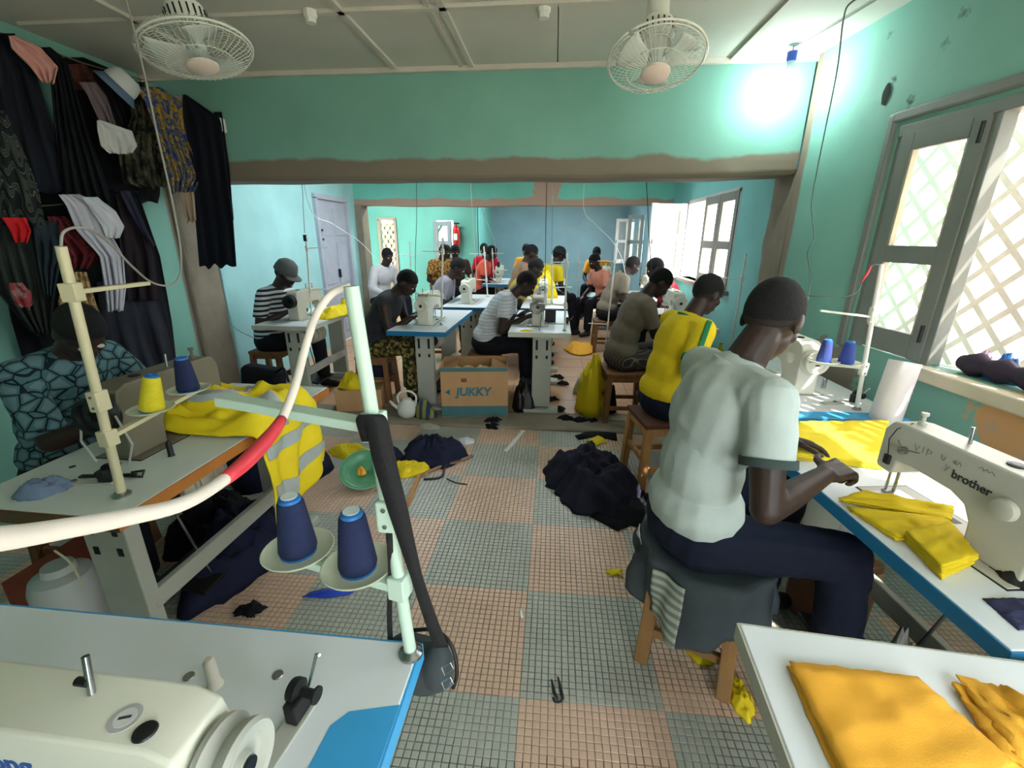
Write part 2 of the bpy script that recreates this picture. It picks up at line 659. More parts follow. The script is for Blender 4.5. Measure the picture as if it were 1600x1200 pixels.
def tile_mesh(m):
    h = PITCH * 0.472
    b = MB()
    vs = [(-h, -h, -0.012), (h, -h, -0.012), (h, h, -0.012), (-h, h, -0.012), (-h, -h, -0.0015), (h, -h, -0.0015), (h, h, -0.0015), (-h, h, -0.0015)]
    g = h - 0.0013
    vs += [(-g, -g, 0), (g, -g, 0), (g, g, 0), (-g, g, 0)]
    b.add(vs, [(0, 1, 5, 4), (1, 2, 6, 5), (2, 3, 7, 6), (3, 0, 4, 7), (4, 5, 9, 8), (5, 6, 10, 9), (6, 7, 11, 10), (7, 4, 8, 11), (8, 9, 10, 11)])
    return b.mesh('mosaic_tile', m)
tmesh = [tile_mesh(m_tileA), tile_mesh(m_tileB)]
for k, x, y, c in near:
    o = bpy.data.objects.new('mosaic_tile', tmesh[c])
    COL.objects.link(o)
    o.parent = fl
    o.location = (x, y, rng.uniform(-0.0004, 0.0004))
rest = MB()
h = PITCH * 0.472
g = h - 0.0011
for x, y, c in cells:
    if (round(x, 4), round(y, 4)) in nearset:
        continue
    z = rng.uniform(-0.0005, 0.0003)
    rest.add([(x - h, y - h, -0.011), (x + h, y - h, -0.011), (x + h, y + h, -0.011), (x - h, y + h, -0.011),
              (x - g, y - g, z), (x + g, y - g, z), (x + g, y + g, z), (x - g, y + g, z)],
             [(4, 5, 6, 7), (0, 1, 5, 4), (1, 2, 6, 5), (2, 3, 7, 6), (3, 0, 4, 7)], c)
me = bpy.data.meshes.new('mosaic_field')
me.from_pydata(rest.v, [], rest.f)
me.materials.append(m_tileA)
me.materials.append(m_tileB)
me.polygons.foreach_set('material_index', rest.mi)
o = link('mosaic_field', me, fl)
o['kind'] = 'stuff'

thr = MB()
def thrz(a, b):
    return Vector((XL - .1 + a * 4.8, YF0 - .02 + b * (YF1 - YF0 + .04), 0.004 + 0.006 * noise.noise(Vector((a * 30, b * 4, 0)))))
thr.grid(80, 6, thrz)
tag(thr.build('trim_1', m_cement, smooth='all', solid=0.02), kind='structure')
f2 = MB().box((-0.6, 5.57, -0.06), (5.6, 3.6, 0.10)).build('floor_middle', m_grout)
tag(f2, kind='structure')
def slab_mesh(w):
    b = MB().box((0, 0, -0.008), (w - .006, w - .006, 0.016))
    return b.mesh('floor_tile', m_brownA)
sm = slab_mesh(0.4)
for i in range(14):
    for j in range(10):
        o = bpy.data.objects.new('floor_tile', sm)
        COL.objects.link(o)
        o.parent = f2
        o.location = (-3.2 + .2 + i * .4, 3.79 + .2 + j * .4 - 0.0, rng.uniform(-.001, .001))
        if o.location.x > 1.8 or o.location.y > 7.6:
            bpy.data.objects.remove(o)
f3 = MB().box((-0.6, 10.0, -0.06), (6.4, 5.2, 0.11)).build('floor_far', m_brownA)
tag(f3, kind='structure')
gr = MB().box((0, 5, -0.40), (60, 60, 0.3)).build('ground', M('sandy_ground', (205, 190, 170), 0.9, var=0.1))
tag(gr, kind='structure')

# ------------------------------------------------------------------ front room shell
tag(MB().box((XL - .1, 1.1, 1.3), (.2, 4.66, 2.75)).build('wall_left', m_walll), kind='structure')
# right wall with the window opening y 1.05..2.62, z .985..2.05
WY0, WY1, WZ0, WZ1 = 0.95, 2.64, 0.985, 2.06
rw = MB()
def rwall(y0, y1, z0, z1, mb=None, t=0.10):
    mb = mb or rw
    a, b = wall_x(y0), wall_x(y1)
    vs = [(a, y0, z0), (a + t, y0, z0), (b + t, y1, z0), (b, y1, z0), (a, y0, z1), (a + t, y0, z1), (b + t, y1, z1), (b, y1, z1)]
    mb.add(vs, [(0, 1, 2, 3), (4, 5, 6, 7), (0, 1, 5, 4), (1, 2, 6, 5), (2, 3, 7, 6), (3, 0, 4, 7)])
rwall(-1.2, -1.08, -.05, 2.7)
rwall(-.12, WY0, -.05, 2.7)
rwall(-1.08, -.12, -.05, WZ0)
rwall(-1.08, -.12, WZ1, 2.7)
rwall(WY1, 3.42, -.05, 2.7)
rwall(WY0, WY1, -.05, WZ0)
rwall(WY0, WY1, WZ1, 2.7)
tag(rw.build('wall_right', m_wallr), kind='structure')
bw = MB().box((-1.35, -1.1, 1.3), (3.5, .2, 2.75)).box((1.72, -1.1, 1.3), (.84, .2, 2.75)).box((.85, -1.1, 2.4), (.92, .2, .6))
tag(bw.build('wall_back', m_wallr), kind='structure')
# front wall: lintel with ragged lower edge, scarred jambs
lt = MB()
def lint(a, b):
    x = XL - .02 + a * (1.62 - XL)
    zb = 1.942 + 0.018 * noise.noise(Vector((x * 1.6, 0, 1))) + 0.02 * max(0, (x - 1.2) / .4)
    prof = [(YF1, 2.66), (YF1, zb + .012), (YF1 - .02, zb), (YF0 + .02, zb - .004), (YF0, zb + .02), (YF0, 2.05), (YF0, 2.66)]
    i = b * (len(prof) - 1)
    k = min(int(i), len(prof) - 2)
    f = i - k
    p = (prof[k][0] * (1 - f) + prof[k + 1][0] * f, prof[k][1] * (1 - f) + prof[k + 1][1] * f)
    bumpz = 0.010 * noise.noise(Vector((x * 5, p[1] * 7, 3))) if p[1] < 2.10 else 0
    return Vector((x, p[0] + bumpz * (1 if p[0] < 3.6 else 0), p[1]))
lt.grid(90, 30, lint)
tag(lt.build('wall_front', m_wallf, smooth='all'), kind='structure')
def jamb(name, xf, side):
    b = MB()
    def fn(a, t):
        z = -.02 + a * 2.0
        w = 0.04 + 0.014 * noise.noise(Vector((z * 3, side * 5, 0)))
        x = xf - side * w
        prof = [(xf + side * .06, YF0 - .012), (x + side * .012, YF0 - .012), (x, YF0 + .01), (x, YF1 - .02), (x + side * .012, YF1), (xf + side * .06, YF1)]
        i = t * (len(prof) - 1)
        k = min(int(i), len(prof) - 2)
        f = i - k
        return Vector((prof[k][0] * (1 - f) + prof[k + 1][0] * f + .006 * noise.noise(Vector((z * 9, t * 6, 2))), prof[k][1] * (1 - f) + prof[k + 1][1] * f, z))
    b.grid(40, 20, fn)
    tag(b.build(name, m_cement, smooth='all'), kind='structure')
jamb('trim_2', XL, -1)
jamb('trim_3', WX0 + 0.05, 1)
# ceiling with boards and battens
ce = MB().box((-0.6, 1.15, ZC + .11), (5.8, 4.8, .16)).build('ceiling', m_ceil)
tag(ce, kind='structure')
bx = [-3.05, -2.24, -1.12, -0.02, 1.08, 1.95]
by = [-1.2, 0.9, 2.05, 3.48]
for i in range(len(bx) - 1):
    for j in range(len(by) - 1):
        MB().box(((bx[i] + bx[i + 1]) / 2, (by[j] + by[j + 1]) / 2, ZC + .018), (bx[i + 1] - bx[i] - .006, by[j + 1] - by[j] - .006, .028)).build('ceiling_board', m_ceil, ce)
b1, b2 = at_z(525, 108, ZC), at_z(480, 72, ZC)
for x0, x1 in ((-2.24, -2.24), (-1.10, -1.12), (-0.58, -0.60), (1.08, 1.08)):
    MB().box(((x0 + x1) / 2, 1.15, ZC - .004), (.035, 4.6, .018)).build('ceiling_batten', m_batten, ce)
MB().box((-0.6, 2.62, ZC - .004), (4.6, .035, .018)).build('ceiling_batten', m_batten, ce)
MB().box((-0.66, 1.15, ZC - .003), (.022, 4.6, .014)).build('ceiling_batten', m_batten, ce)
MB().box((-0.6, 3.43, ZC - .012), (4.8, .03, .03)).build('ceiling_batten', m_batten, ce)

# ------------------------------------------------------------------ middle room shell
XLM, XRM = -3.2, 1.75
DY0, DY1 = 6.05, 7.0
ml = MB().box((XLM - .1, (YF1 + DY0) / 2, 1.3), (.2, DY0 - YF1, 2.75)).box((XLM - .1, (DY1 + YS1) / 2, 1.3), (.2, YS1 - DY1, 2.75)).box((XLM - .1, 6.525, 2.36), (.2, .96, .66))
tag(ml.build('wall_left_middle', m_wallmid), kind='structure')
tag(MB().box((-3.1, 3.79 , 1.3), (.35, .02, 2.75)).build('wall_return', m_wallmid), kind='structure')
MWY0, MWY1, MWZ0, MWZ1 = 4.75, 6.55, 1.03, 2.0
mr = MB()
for y0, y1, z0, z1 in ((YF1 - .35, MWY0, -.05, 2.7), (MWY1, YS1, -.05, 2.7), (MWY0, MWY1, -.05, MWZ0), (MWY0, MWY1, MWZ1, 2.7)):
    mr.box((XRM + .1, (y0 + y1) / 2, (z0 + z1) / 2), (.2, y1 - y0, z1 - z0))
tag(mr.build('wall_right_middle', m_wallmidr), kind='structure')
tag(MB().box((-0.6, 5.6, ZC + .1), (5.6, 4.3, .16)).build('ceiling_middle', m_ceil), kind='structure')
# second opening: lintel and jambs
s2 = MB()
def lint2(a, b):
    x = XLM + a * (XRM - XLM)
    zb = 2.0 + 0.02 * noise.noise(Vector((x * 1.2, 5, 1)))
    prof = [(YS1, 2.66), (YS1, zb), (YS0, zb), (YS0, 2.66)]
    i = b * 3
    k = min(int(i), 2)
    f = i - k
    return Vector((x, prof[k][0] * (1 - f) + prof[k + 1][0] * f, prof[k][1] * (1 - f) + prof[k + 1][1] * f))
s2.grid(40, 12, lint2)
tag(s2.build('wall_second', m_wallsec), kind='structure')
tag(MB().box((XLM + .05, 7.47, 1.0), (.12, .26, 2.05)).build('trim_4', m_cement), kind='structure')
tag(MB().box((XRM - .03, 7.47, 1.0), (.10, .26, 2.05)).build('trim_5', m_cement), kind='structure')

# ------------------------------------------------------------------ far room shell
YB, YBL = 11.4, 9.2
XB = -1.55
xd0, xd1 = -3.55, -3.18
fb = MB().box((0.3, YB + .1, 1.3), (4.0, .2, 2.75))
tag(fb.build('wall_far', m_wallfar), kind='structure')
W3 = (-2.42, -2.02, 1.0, 1.85)
fl3 = MB()
fl3.box((-3.9, YBL + .1, 1.3), (.70, .2, 2.75)).box(((xd1 + W3[0]) / 2, YBL + .1, 1.3), (W3[0] - xd1, .2, 2.75))
fl3.box(((W3[1] + XB) / 2, YBL + .1, 1.3), (XB - W3[1], .2, 2.75)).box(((W3[0] + W3[1]) / 2, YBL + .1, W3[2] / 2), (.4, .2, W3[2])).box(((W3[0] + W3[1]) / 2, YBL + .1, 2.27), (.4, .2, .84))
fl3.box(((xd0 + xd1) / 2, YBL + .1, 2.29), (.37, .2, .84))
fl3.box((XB - .1, (YBL + YB) / 2 + .1, 1.3), (.2, YB - YBL, 2.75))
tag(fl3.build('wall_far_left', m_wallfarl), kind='structure')
tag(MB().box((-4.3, 8.4, 1.3), (.2, 1.8, 2.75)).build('wall_left_far', m_wallfarl), kind='structure')
XRF = 1.72
fr3 = MB()
for y0, y1, z0, z1 in ((YS1, 9.3, -.05, 2.7), (10.0, 10.5, -.05, 2.7), (11.1, YB, -.05, 2.7), (9.3, 10.0, -.05, .95), (9.3, 10.0, 1.95, 2.7), (10.5, 11.1, -.05, .95), (10.5, 11.1, 1.95, 2.7)):
    fr3.box((XRF + .1, (y0 + y1) / 2, (z0 + z1) / 2), (.2, y1 - y0, z1 - z0))
tag(fr3.build('wall_right_far', m_wallfar), kind='structure')
tag(MB().box((-0.9, 9.5, ZC + .1), (7.0, 4.3, .16)).build('ceiling_far', m_ceil), kind='structure')

# ------------------------------------------------------------------ windows and doors
def leaf(root, org, dx, w, hgt, t=0.035, st=0.075, rails=(0.46,), m=None, mg=None, handle=True):
    """one glazed casement leaf: stiles, rails, panes; dx = unit vector along its width"""
    m = m or m_grey
    mg = mg or m_glass
    org, dx = Vector(org), Vector(dx).normalized()
    n = dx.cross(Vector((0, 0, 1)))
    P = lambda a, z: org + dx * a + Vector((0, 0, z))
    for a in (st / 2, w - st / 2):
        MB().beam(P(a, 0), P(a, hgt), st, t, up=n).build('stile', m, root, bevel=.004)
    zs = [st * .8] + [hgt * r for r in rails] + [hgt - st * .6]
    for i, z in enumerate(zs):
        rh = st * 1.5 if i == 0 else st * 1.1
        MB().beam(P(st, z), P(w - st, z), t, rh).build('rail', m, root, bevel=.004)
    for i in range(len(zs) - 1):
        za, zb = zs[i] + st * .5, zs[i + 1] - st * .5
        MB().beam(P(w / 2, za), P(w / 2, zb), w - 2 * st + .01, .004, up=n).build('pane', mg, root)
        bd = MB()
        for q in (st + .004, w - st - .004):
            bd.beam(P(q, za), P(q, zb), .012, t * .8, up=n)
        bd.build('glazing_bead', M('glazing_bead', (196, 186, 160), .6), root)
    if handle:
        MB().beam(P(w - st * .5, hgt * .47) + n * -.03, P(w - st * .5, hgt * .53) + n * -.03, .015, .02, up=n).build('latch', m_steel, root)
    return root

# near right window
win1 = thing('window_1', None, None)
tag(win1, kind='structure')
fx = lambda y, dx=0: wall_x(y) + dx
wf = MB()
for y in (WY1 - .02, 2.165):
    wf.beam((fx(y, .03), y, WZ0), (fx(y, .03), y, WZ1), .05, .06, up=(1, 0, 0))
wf.build('frame_post', m_grey, win1, bevel=.004)
MB().beam((fx(WY1, .05), WY1, WZ1 - .02), (fx(WY0, .05), WY0, WZ1 - .02), .11, .05).build('frame_head', m_grey, win1, bevel=.004)
MB().beam((fx(WY1 + .045, -.004), WY1 + .045, WZ0 - .03), (fx(WY1 + .045, -.004), WY1 + .045, WZ1 + .07), .05, .03, up=(1, 0, 0)).build('architrave', m_grey, win1, bevel=.01)
MB().beam((fx(WY1 + .05, -.004), WY1 + .05, WZ1 + .05), (fx(WY0, -.004), WY0, WZ1 + .05), .03, .05).build('architrave', m_grey, win1, bevel=.01)
sill = MB()
sill.beam((fx(2.17, .04), 2.17, WZ0 - .03), (fx(WY0, .04), WY0, WZ0 - .03), .20, .06)
sill.build('sill', M('cement_sill', (196, 190, 170), .8, var=.1), win1, bevel=.008)
lf = Vector((fx(2.18) - fx(2.61), 2.18 - 2.61, 0))
leaf(win1, (fx(2.61, .012), 2.61, WZ0 + .005), lf, lf.length, WZ1 - WZ0 - .035)
for z in (WZ0 + .1, WZ1 - .15):
    MB().cyl((fx(2.18, -.03), 2.18, z), (fx(2.18, -.03), 2.18, z + .08), .008).build('hinge', m_darkmetal, win1)
# open-work cement screen outside the near window
scr = thing('lattice_screen', 'sunlit openwork cement screen outside the near right window', 'screen', (2.15, 1.6, 0.0))
m_lat = M('lattice_cement', (236, 216, 206), .85, var=.12, scale=9)
def scr_pt(y, z):
    return Vector((2.13 + WSL * (1.6 - y), y, z))
for k in range(-14, 24):
    for sgn in (1, -1):
        y0 = 1.6 + k * 0.17
        pts = []
        for t in range(0, 101):
            y = y0 + sgn * (t / 100 * 1.5 - .75)
            z = 0.75 + t / 100 * 1.5
            if 0.55 < y < 3.38:
                pts.append((y, z))
        if len(pts) > 8:
            MB().beam(scr_pt(*pts[0]), scr_pt(*pts[-1]), .030, .040, up=(1, 0, 0)).build('lattice_bar', m_lat, scr, world=True)
MB().box(scr_pt(1.96, .38), (.06, 2.8, .78)).build('screen_base', m_lat, scr, world=True)
for y in (.55, 3.36):
    MB().box(scr_pt(y, 1.12), (.09, .09, 2.28)).build('screen_post', m_lat, scr, world=True)

# middle room window: two closed leaves, one leaf swung into the room
win2 = thing('window_2', None, None)
tag(win2, kind='structure')
m_wgrey = M('pale_window_paint', (190, 190, 192), .5, var=.04)
for y in (MWY0 + .025, 5.78, MWY1 - .025):
    MB().box((XRM + .05, y, (MWZ0 + MWZ1) / 2), (.11, .05, MWZ1 - MWZ0)).build('frame_post', m_wgrey, win2, bevel=.004)
MB().box((XRM + .05, (MWY0 + MWY1) / 2, MWZ1 - .02), (.11, MWY1 - MWY0, .05)).build('frame_head', m_wgrey, win2, bevel=.004)
MB().box((XRM + .03, (MWY0 + MWY1) / 2, MWZ0 - .02), (.2, MWY1 - MWY0 + .1, .04)).build('sill', m_cement, win2, bevel=.004)
leaf(win2, (XRM + .0, 5.26, MWZ0), (0, -1, 0), .49, .95, m=M('grey_window_paint', (122, 126, 122)))
leaf(win2, (XRM + .0, 5.76, MWZ0), (0, -1, 0), .49, .95, m=m_grey)
leaf(win2, (XRM - .02, 6.52, MWZ0 - .02), (-1, -.28, 0), .50, .96, m=m_white, mg=m_dirtyglass, st=.085, rails=(.55,))
# far right windows
for i, (a, b) in enumerate(((9.3, 10.0), (10.5, 11.1))):
    w = thing('window_%d' % (3 + i), None, None)
    tag(w, kind='structure')
    leaf(w, (XRF + .02, b, .95), (0, -1, 0), b - a, 1.0, m=m_wgrey, rails=(.5,))
    leaf(w, (XRF - .02, b if i else a, .95), (-1, .2, 0), .30, 1.0, m=m_wgrey, st=.06, rails=(.5,))
w = thing('window_5', None, None)
tag(w, kind='structure')
leaf(w, (W3[0] + .02, YBL - .02, W3[2]), (.92, -.35, 0), .40, .83, m=M('far_grey_paint', (130, 140, 150)), mg=glass('far_glass', (90, 120, 120), .7), rails=(.5,))
MB().box((W3[0] + .02, YBL + .05, 1.42), (.05, .1, .85)).build('frame_post', m_wgrey, w)
# middle room left door: pale panelled
dr = thing('door_1', None, None)
tag(dr, kind='structure')
DZ = 2.03
MB().box((XLM - .02, (DY0 + DY1) / 2, DZ / 2), (.05, DY1 - DY0 - .06, DZ - .02)).build('door_leaf', m_greyblue, dr, bevel=.004)
for y in (DY0 + .02, DY1 - .02):
    MB().box((XLM + .01, y, DZ / 2), (.07, .06, DZ)).build('door_frame', m_greyblue, dr)
MB().box((XLM + .01, (DY0 + DY1) / 2, DZ + .02), (.07, DY1 - DY0 + .02, .06)).build('door_frame', m_greyblue, dr)
for (ya, yb) in ((DY0 + .12, DY0 + .43), (DY0 + .52, DY1 - .12)):
    for za, zb in ((.15, .75), (.88, 1.45), (1.55, 1.92)):
        MB().box((XLM + .008, (ya + yb) / 2, (za + zb) / 2), (.014, yb - ya, zb - za)).build('panel', m_greyblue, dr, bevel=.006)
for z in (.55, 1.5, 1.62):
    MB().box((XLM + .02, DY0 + .09, z), (.02, .09, .03)).build('bolt', m_darkmetal, dr)
MB().box((XLM + .025, DY0 + .50, 1.02), (.03, .03, .12)).build('handle', m_darkmetal, dr)
# far left doorway frame
dr2 = thing('door_2', None, None)
tag(dr2, kind='structure')
for x in (xd0 + .02, xd1 - .02):
    MB().box((x, YBL - .01, .93), (.05, .06, 1.86)).build('door_frame', M('doorway_frame', (170, 150, 130)), dr2)
MB().box(((xd0 + xd1) / 2, YBL - .01, 1.87), (.37, .06, .05)).build('door_frame', M('doorway_frame', (170, 150, 130)), dr2)
scr2 = MB()
for k in range(-6, 7):
    for sg in (1, -1):
        scr2.beam((-3.38 + k * .12 - .3 * sg, 9.75, .9), (-3.38 + k * .12 + .3 * sg, 9.75, 1.8), .03, .05, up=(0, 1, 0))
scr2.box((-3.38, 9.75, .45), (1.9, .08, .9))
tag(scr2.build('garden_screen', M('peach_lattice', (232, 196, 160), .85)), 'peach lattice seen outside the far left doorway', 'screen')
# hole knocked in the right wall
hp = at_x(1388, 147, wall_x(2.7))
b = MB()
def hole(a, t):
    r = t * (1 + .2 * noise.noise(Vector((math.cos(a * 6.28) * 2, math.sin(a * 6.28) * 2, 0))))
    return Vector((wall_x(hp.y) - .004 - .002 * (1 - t), hp.y + .028 * r * math.cos(a * 6.28), hp.z + .05 * r * math.sin(a * 6.28)))
b.grid(20, 4, hole)
tag(b.build('trim_6', MP('broken_plaster', [(30, 38, 34), (170, 165, 155)], 'bands', 6, stretch=(0, 0, 1), distort=1)), kind='structure')
# ------------------------------------------------------------------ sewing tables, machines, stands
m_top = M('white_laminate', (222, 227, 232), .3, var=.03, scale=2, spec=.5)
m_top2 = M('worn_white_laminate', (206, 212, 206), .35, var=.06, scale=3)
m_edgeblue = M('blue_edge_band', (30, 112, 160), .4, var=.06)
m_edgebright = M('bright_blue_laminate', (60, 160, 220), .35, var=.04)
m_edgegrey = M('grey_edge_band', (190, 190, 178), .5, var=.05)
m_edgewood = M('brown_edge_band', (176, 110, 50), .5, var=.12, scale=10)
m_stand = M('beige_grey_metal', (176, 178, 168), .45, var=.05)
m_mach = M('cream_enamel', (214, 214, 200), .32, var=.04, scale=4)
m_mach2 = M('grey_enamel', (186, 184, 172), .35, var=.05)
m_machold = M('olive_grey_enamel', (120, 112, 96), .4, var=.08)
m_motor = M('motor_paint', (178, 174, 158), .5, var=.08, scale=12)
m_mint = M('mint_metal', (190, 214, 200), .35, var=.05)
m_mintpipe = M('mint_pipe', (186, 212, 196), .3, var=.05)
m_creampipe = M('cream_pipe', (206, 196, 160), .4, var=.08)
m_whitepipe = M('white_pipe', (222, 222, 216), .4, var=.04)
m_plate = M('pale_green_plastic', (206, 212, 188), .4, var=.04)
m_navythread = M('navy_thread', (25, 36, 76), .75, var=.18, scale=40, stretch=(1, 1, 14), bump=.4, bscale=120)
m_bluethread = M('blue_thread', (52, 72, 150), .75, var=.15, scale=40, stretch=(1, 1, 14), bump=.4, bscale=120)
m_yellowthread = M('yellow_thread', (226, 208, 40), .75, var=.12, scale=40, stretch=(1, 1, 14), bump=.4, bscale=120)
m_darkthread = M('dark_thread', (40, 44, 52), .75, var=.12, scale=40)
m_tip = M('blue_plastic_core', (40, 110, 180), .4)
m_tipw = M('pale_core_label', (214, 226, 226), .5)
m_belt = M('brown_belt', (120, 96, 76), .7)
m_brass = M('brass', (190, 150, 70), .35, .9)

def sewing_table(label, loc, rz, L=1.2, W=.55, H=.78, edge=None, top=None, wood_end=False, decal=True, group=None, motor=True, slots=True, legs=True, endface=None):
    """local: long side along x, operator on the -y side, handwheel end at +x; origin on the floor under the centre"""
    t = thing('sewing_table', label, 'table', loc, rz, group)
    top, edge = top or m_top, edge or m_edgeblue
    MB().box((0, 0, H - .012), (L - .006, W - .006, .024)).build('tabletop', top, t, bevel=.003)
    e = MB()
    for sx in (-1, 1):
        e.box((sx * (L / 2 - .002), 0, H - .022), (.006, W, .040))
    for sy in (-1, 1):
        e.box((0, sy * (W / 2 - .002), H - .022), (L - .01, .006, .040))
    e.box((0, 0, H - .034), (L - .01, W - .01, .016))
    e.build('edge_band', edge, t)
    if endface:
        MB().box((L / 2 + .002, 0, H - .022), (.004, W - .002, .042)).build('end_band', endface, t)
    if legs:
        for sx in (-1, 1):
            x = sx * (L / 2 - .17)
            MB().box((x, .02, H * .5), (.055, .165, H - .12)).build('leg', m_stand, t, bevel=.006)
            lg = t.children[-1] if False else [c for c in bpy.data.objects if c.parent == t and c.name.startswith('leg')][-1]
            for yy in (-.025, .065):
                for zz in (H * .82, H * .68):
                    MB().box((x + sx * .028, yy, zz), (.004, .02, .09 if zz > H * .75 else .03)).build('leg_slot', m_black, lg)
            MB().box((x, .0, .022), (.24 if False else .13, .36, .044)).build('foot', m_stand, t, bevel=.006)
            MB().box((x, 0, H - .055), (.06, .42, .03)).build('top_bracket', m_stand, t, bevel=.003)
        MB().box((0, .09, .30), (L - .34, .028, .075)).build('cross_bar', m_stand, t, bevel=.004)
        MB().box((.02, -.05, .13), (.34, .22, .018), Matrix.Rotation(RAD(-12), 3, 'X')).build('treadle', m_darkmetal, t, bevel=.003)
        MB().cyl((.10, .02, .14), (.20, .02, H - .22), .005).build('treadle_rod', m_steel, t)
    if motor:
        mx, mz = .10, H - .17
        mo = MB()
        mo.lathe([(.0, -.13), (.055, -.13), (.075, -.11), (.078, -.02), (.085, -.01), (.085, .01), (.078, .02), (.078, .06), (.06, .09), (.0, .09)], (mx, .03, mz), (1, 0, 0), 24)
        mob = mo.build('motor', m_motor, t, smooth=True)
        rb = MB()
        for q in (-.10, -.07, -.04, .03, .055):
            rb.lathe([(.080, -.004), (.088, -.004), (.088, .004), (.080, .004)], (mx + q, .03, mz), (1, 0, 0), 24, closed=True)
        rb.build('cooling_rib', m_motor, mob, smooth=True)
        MB().lathe([(.0, .095), (.045, .095), (.05, .10), (.038, .108), (.05, .116), (.045, .122), (.0, .122)], (mx, .03, mz), (1, 0, 0), 20).build('pulley', m_darkmetal, mob, smooth=True)
        MB().box((mx - .02, .03, H - .065), (.10, .08, .06)).build('motor_bracket', m_darkmetal, t, bevel=.004)
        MB().box((mx - .30, -.10, H - .10), (.08, .07, .10)).build('switch_box', m_black, t, bevel=.006)
    return t

def machine(label, loc, rz, m=None, wheel=None, wheelm=None, group=None, pegs=True, old=False, scale=1.0, cat='sewing machine'):
    """industrial lockstitch head; local as the table, origin on the table top under the middle of the bed"""
    t = thing('sewing_machine', label, cat, loc, rz, group)
    t.scale = (scale,) * 3
    m = m or m_mach
    t.location.z -= .014 * scale
    MB().box((0, 0, .010), (.487, .187, .012)).build('bed_gasket', m_black, t)
    MB().box((0, 0, .009), (.478, .178, .018)).build('bed', m, t, bevel=.002)
    MB().box((-.196, -.056, .150), (.022, .012, .034)).build('thread_clamp', m_black, t, bevel=.004)
    MB().tube([(-.196, -.058, .17), (-.205, -.06, .22), (-.19, -.058, .262), (-.17, -.03, .29)], .0016, 5).build('thread_run', m_darkmetal, t)
    MB().box((-.05, .055, .0184), (.06, .025, .001)).build('bed_window', m_darkmetal, t)
    MB().box((-.16, -.02, .0195), (.10, .12, .004)).build('slide_plate', M('plate_metal', (205, 206, 205), .3, .6), t, bevel=.002)
    prof = [(-.238, .118), (-.238, .245), (-.215, .278), (-.18, .285), (.185, .285), (.225, .265), (.232, .23), (.232, .016), (.085, .016), (.078, .10), (.055, .14), (.01, .158), (-.12, .162), (-.165, .155), (-.172, .112), (-.185, .105), (-.228, .108)]
    b = MB()
    b.prism(prof, lambda x, z, q: Vector((x, -.052 + q * .104, z)))
    b.build('body', m, t, bevel=.022, smooth=True, seg=4)
    MB().box((-.234, 0, .195), (.012, .075, .13)).build('face_plate', M('plate_metal', (205, 206, 205), .3, .6), t, bevel=.012)
    MB().cyl((-.205, -.02, .02), (-.205, -.02, .13), .0045).build('needle_bar', m_steel, t)
    MB().cyl((-.195, .0, .025), (-.195, .0, .12), .005).build('presser_bar', m_steel, t)
    MB().box((-.203, -.012, .025), (.018, .035, .006)).build('presser_foot', m_steel, t, bevel=.002)
    wp = wheel or .062
    wm = wheelm or m
    MB().lathe([(.0, .0), (wp * .55, .0), (wp * .98, .006), (wp, .016), (wp * .9, .024), (wp * .86, .034), (wp * .95, .044), (wp * .98, .055), (wp * .9, .062), (wp * .72, .060), (wp * .66, .048), (wp * .30, .046), (wp * .26, .058), (.0, .058)],
               (.232, 0, .195), (1, 0, 0), 32).build('handwheel', wm, t, smooth=True)
    MB().lathe([(0, 0), (.014, 0), (.014, .004), (0, .004)], (.292, 0, .195), (1, 0, 0), 12).build('wheel_screw', m_darkmetal, t)
    MB().lathe([(.0, .0), (.026, .0), (.030, .006), (.028, .022), (.016, .026), (.0, .026)], (.155, -.052, .19), (0, -1, 0), 20).build('stitch_dial', m, t, smooth=True)
    MB().lathe([(.0, .0), (.013, .0), (.013, .014), (.006, .02), (.0, .02)], (-.15, -.052, .205), (0, -1, 0), 14).build('tension_disc', m_steel, t, smooth=True)
    MB().tube([(-.10, -.056, .22), (-.14, -.075, .215), (-.165, -.07, .235)], .0025, 6).build('thread_guide', m_steel, t)
    MB().lathe([(0, 0), (.012, 0), (.012, .01), (.006, .014), (.006, .03), (.011, .034), (.011, .042), (0, .042)], (-.17, .0, .283), None, 14).build('oil_cap', m, t, smooth=True)
    if pegs:
        MB().cyl((-.03, .01, .28), (-.035, .01, .335), .005).build('thread_post', m_steel, t)
        MB().lathe([(0, 0), (.02, 0), (.02, .005), (.012, .007), (0, .007)], (.10, .0, .284), None, 20).build('sight_glass', m_darkmetal, t)
    # bobbin winder on the table beside the wheel
    return t

def winder(loc, rz, label, group=None):
    t = thing('bobbin_winder', label, 'bobbin winder', loc, rz, group)
    MB().box((0, 0, .003), (.035, .19, .006)).build('base_plate', m_stand, t, bevel=.002)
    MB().box((0, .07, .025), (.022, .04, .04)).build('bracket', m_darkmetal, t, bevel=.003)
    MB().lathe([(0, -.015), (.018, -.015), (.02, -.008), (.02, .0), (.008, .004), (.008, .028), (.014, .03), (.014, .034), (0, .034)], (0, .08, .045), (1, 0, 0), 16).build('spindle', m_black, t, smooth=True)
    MB().cyl((0, -.03, .006), (0, -.03, .012), .009).build('screw', m_steel, t)
    MB().tube([(0, .10, .03), (.0, .13, .07), (.01, .125, .075)], .003).build('lever', m_steel, t)
    return t

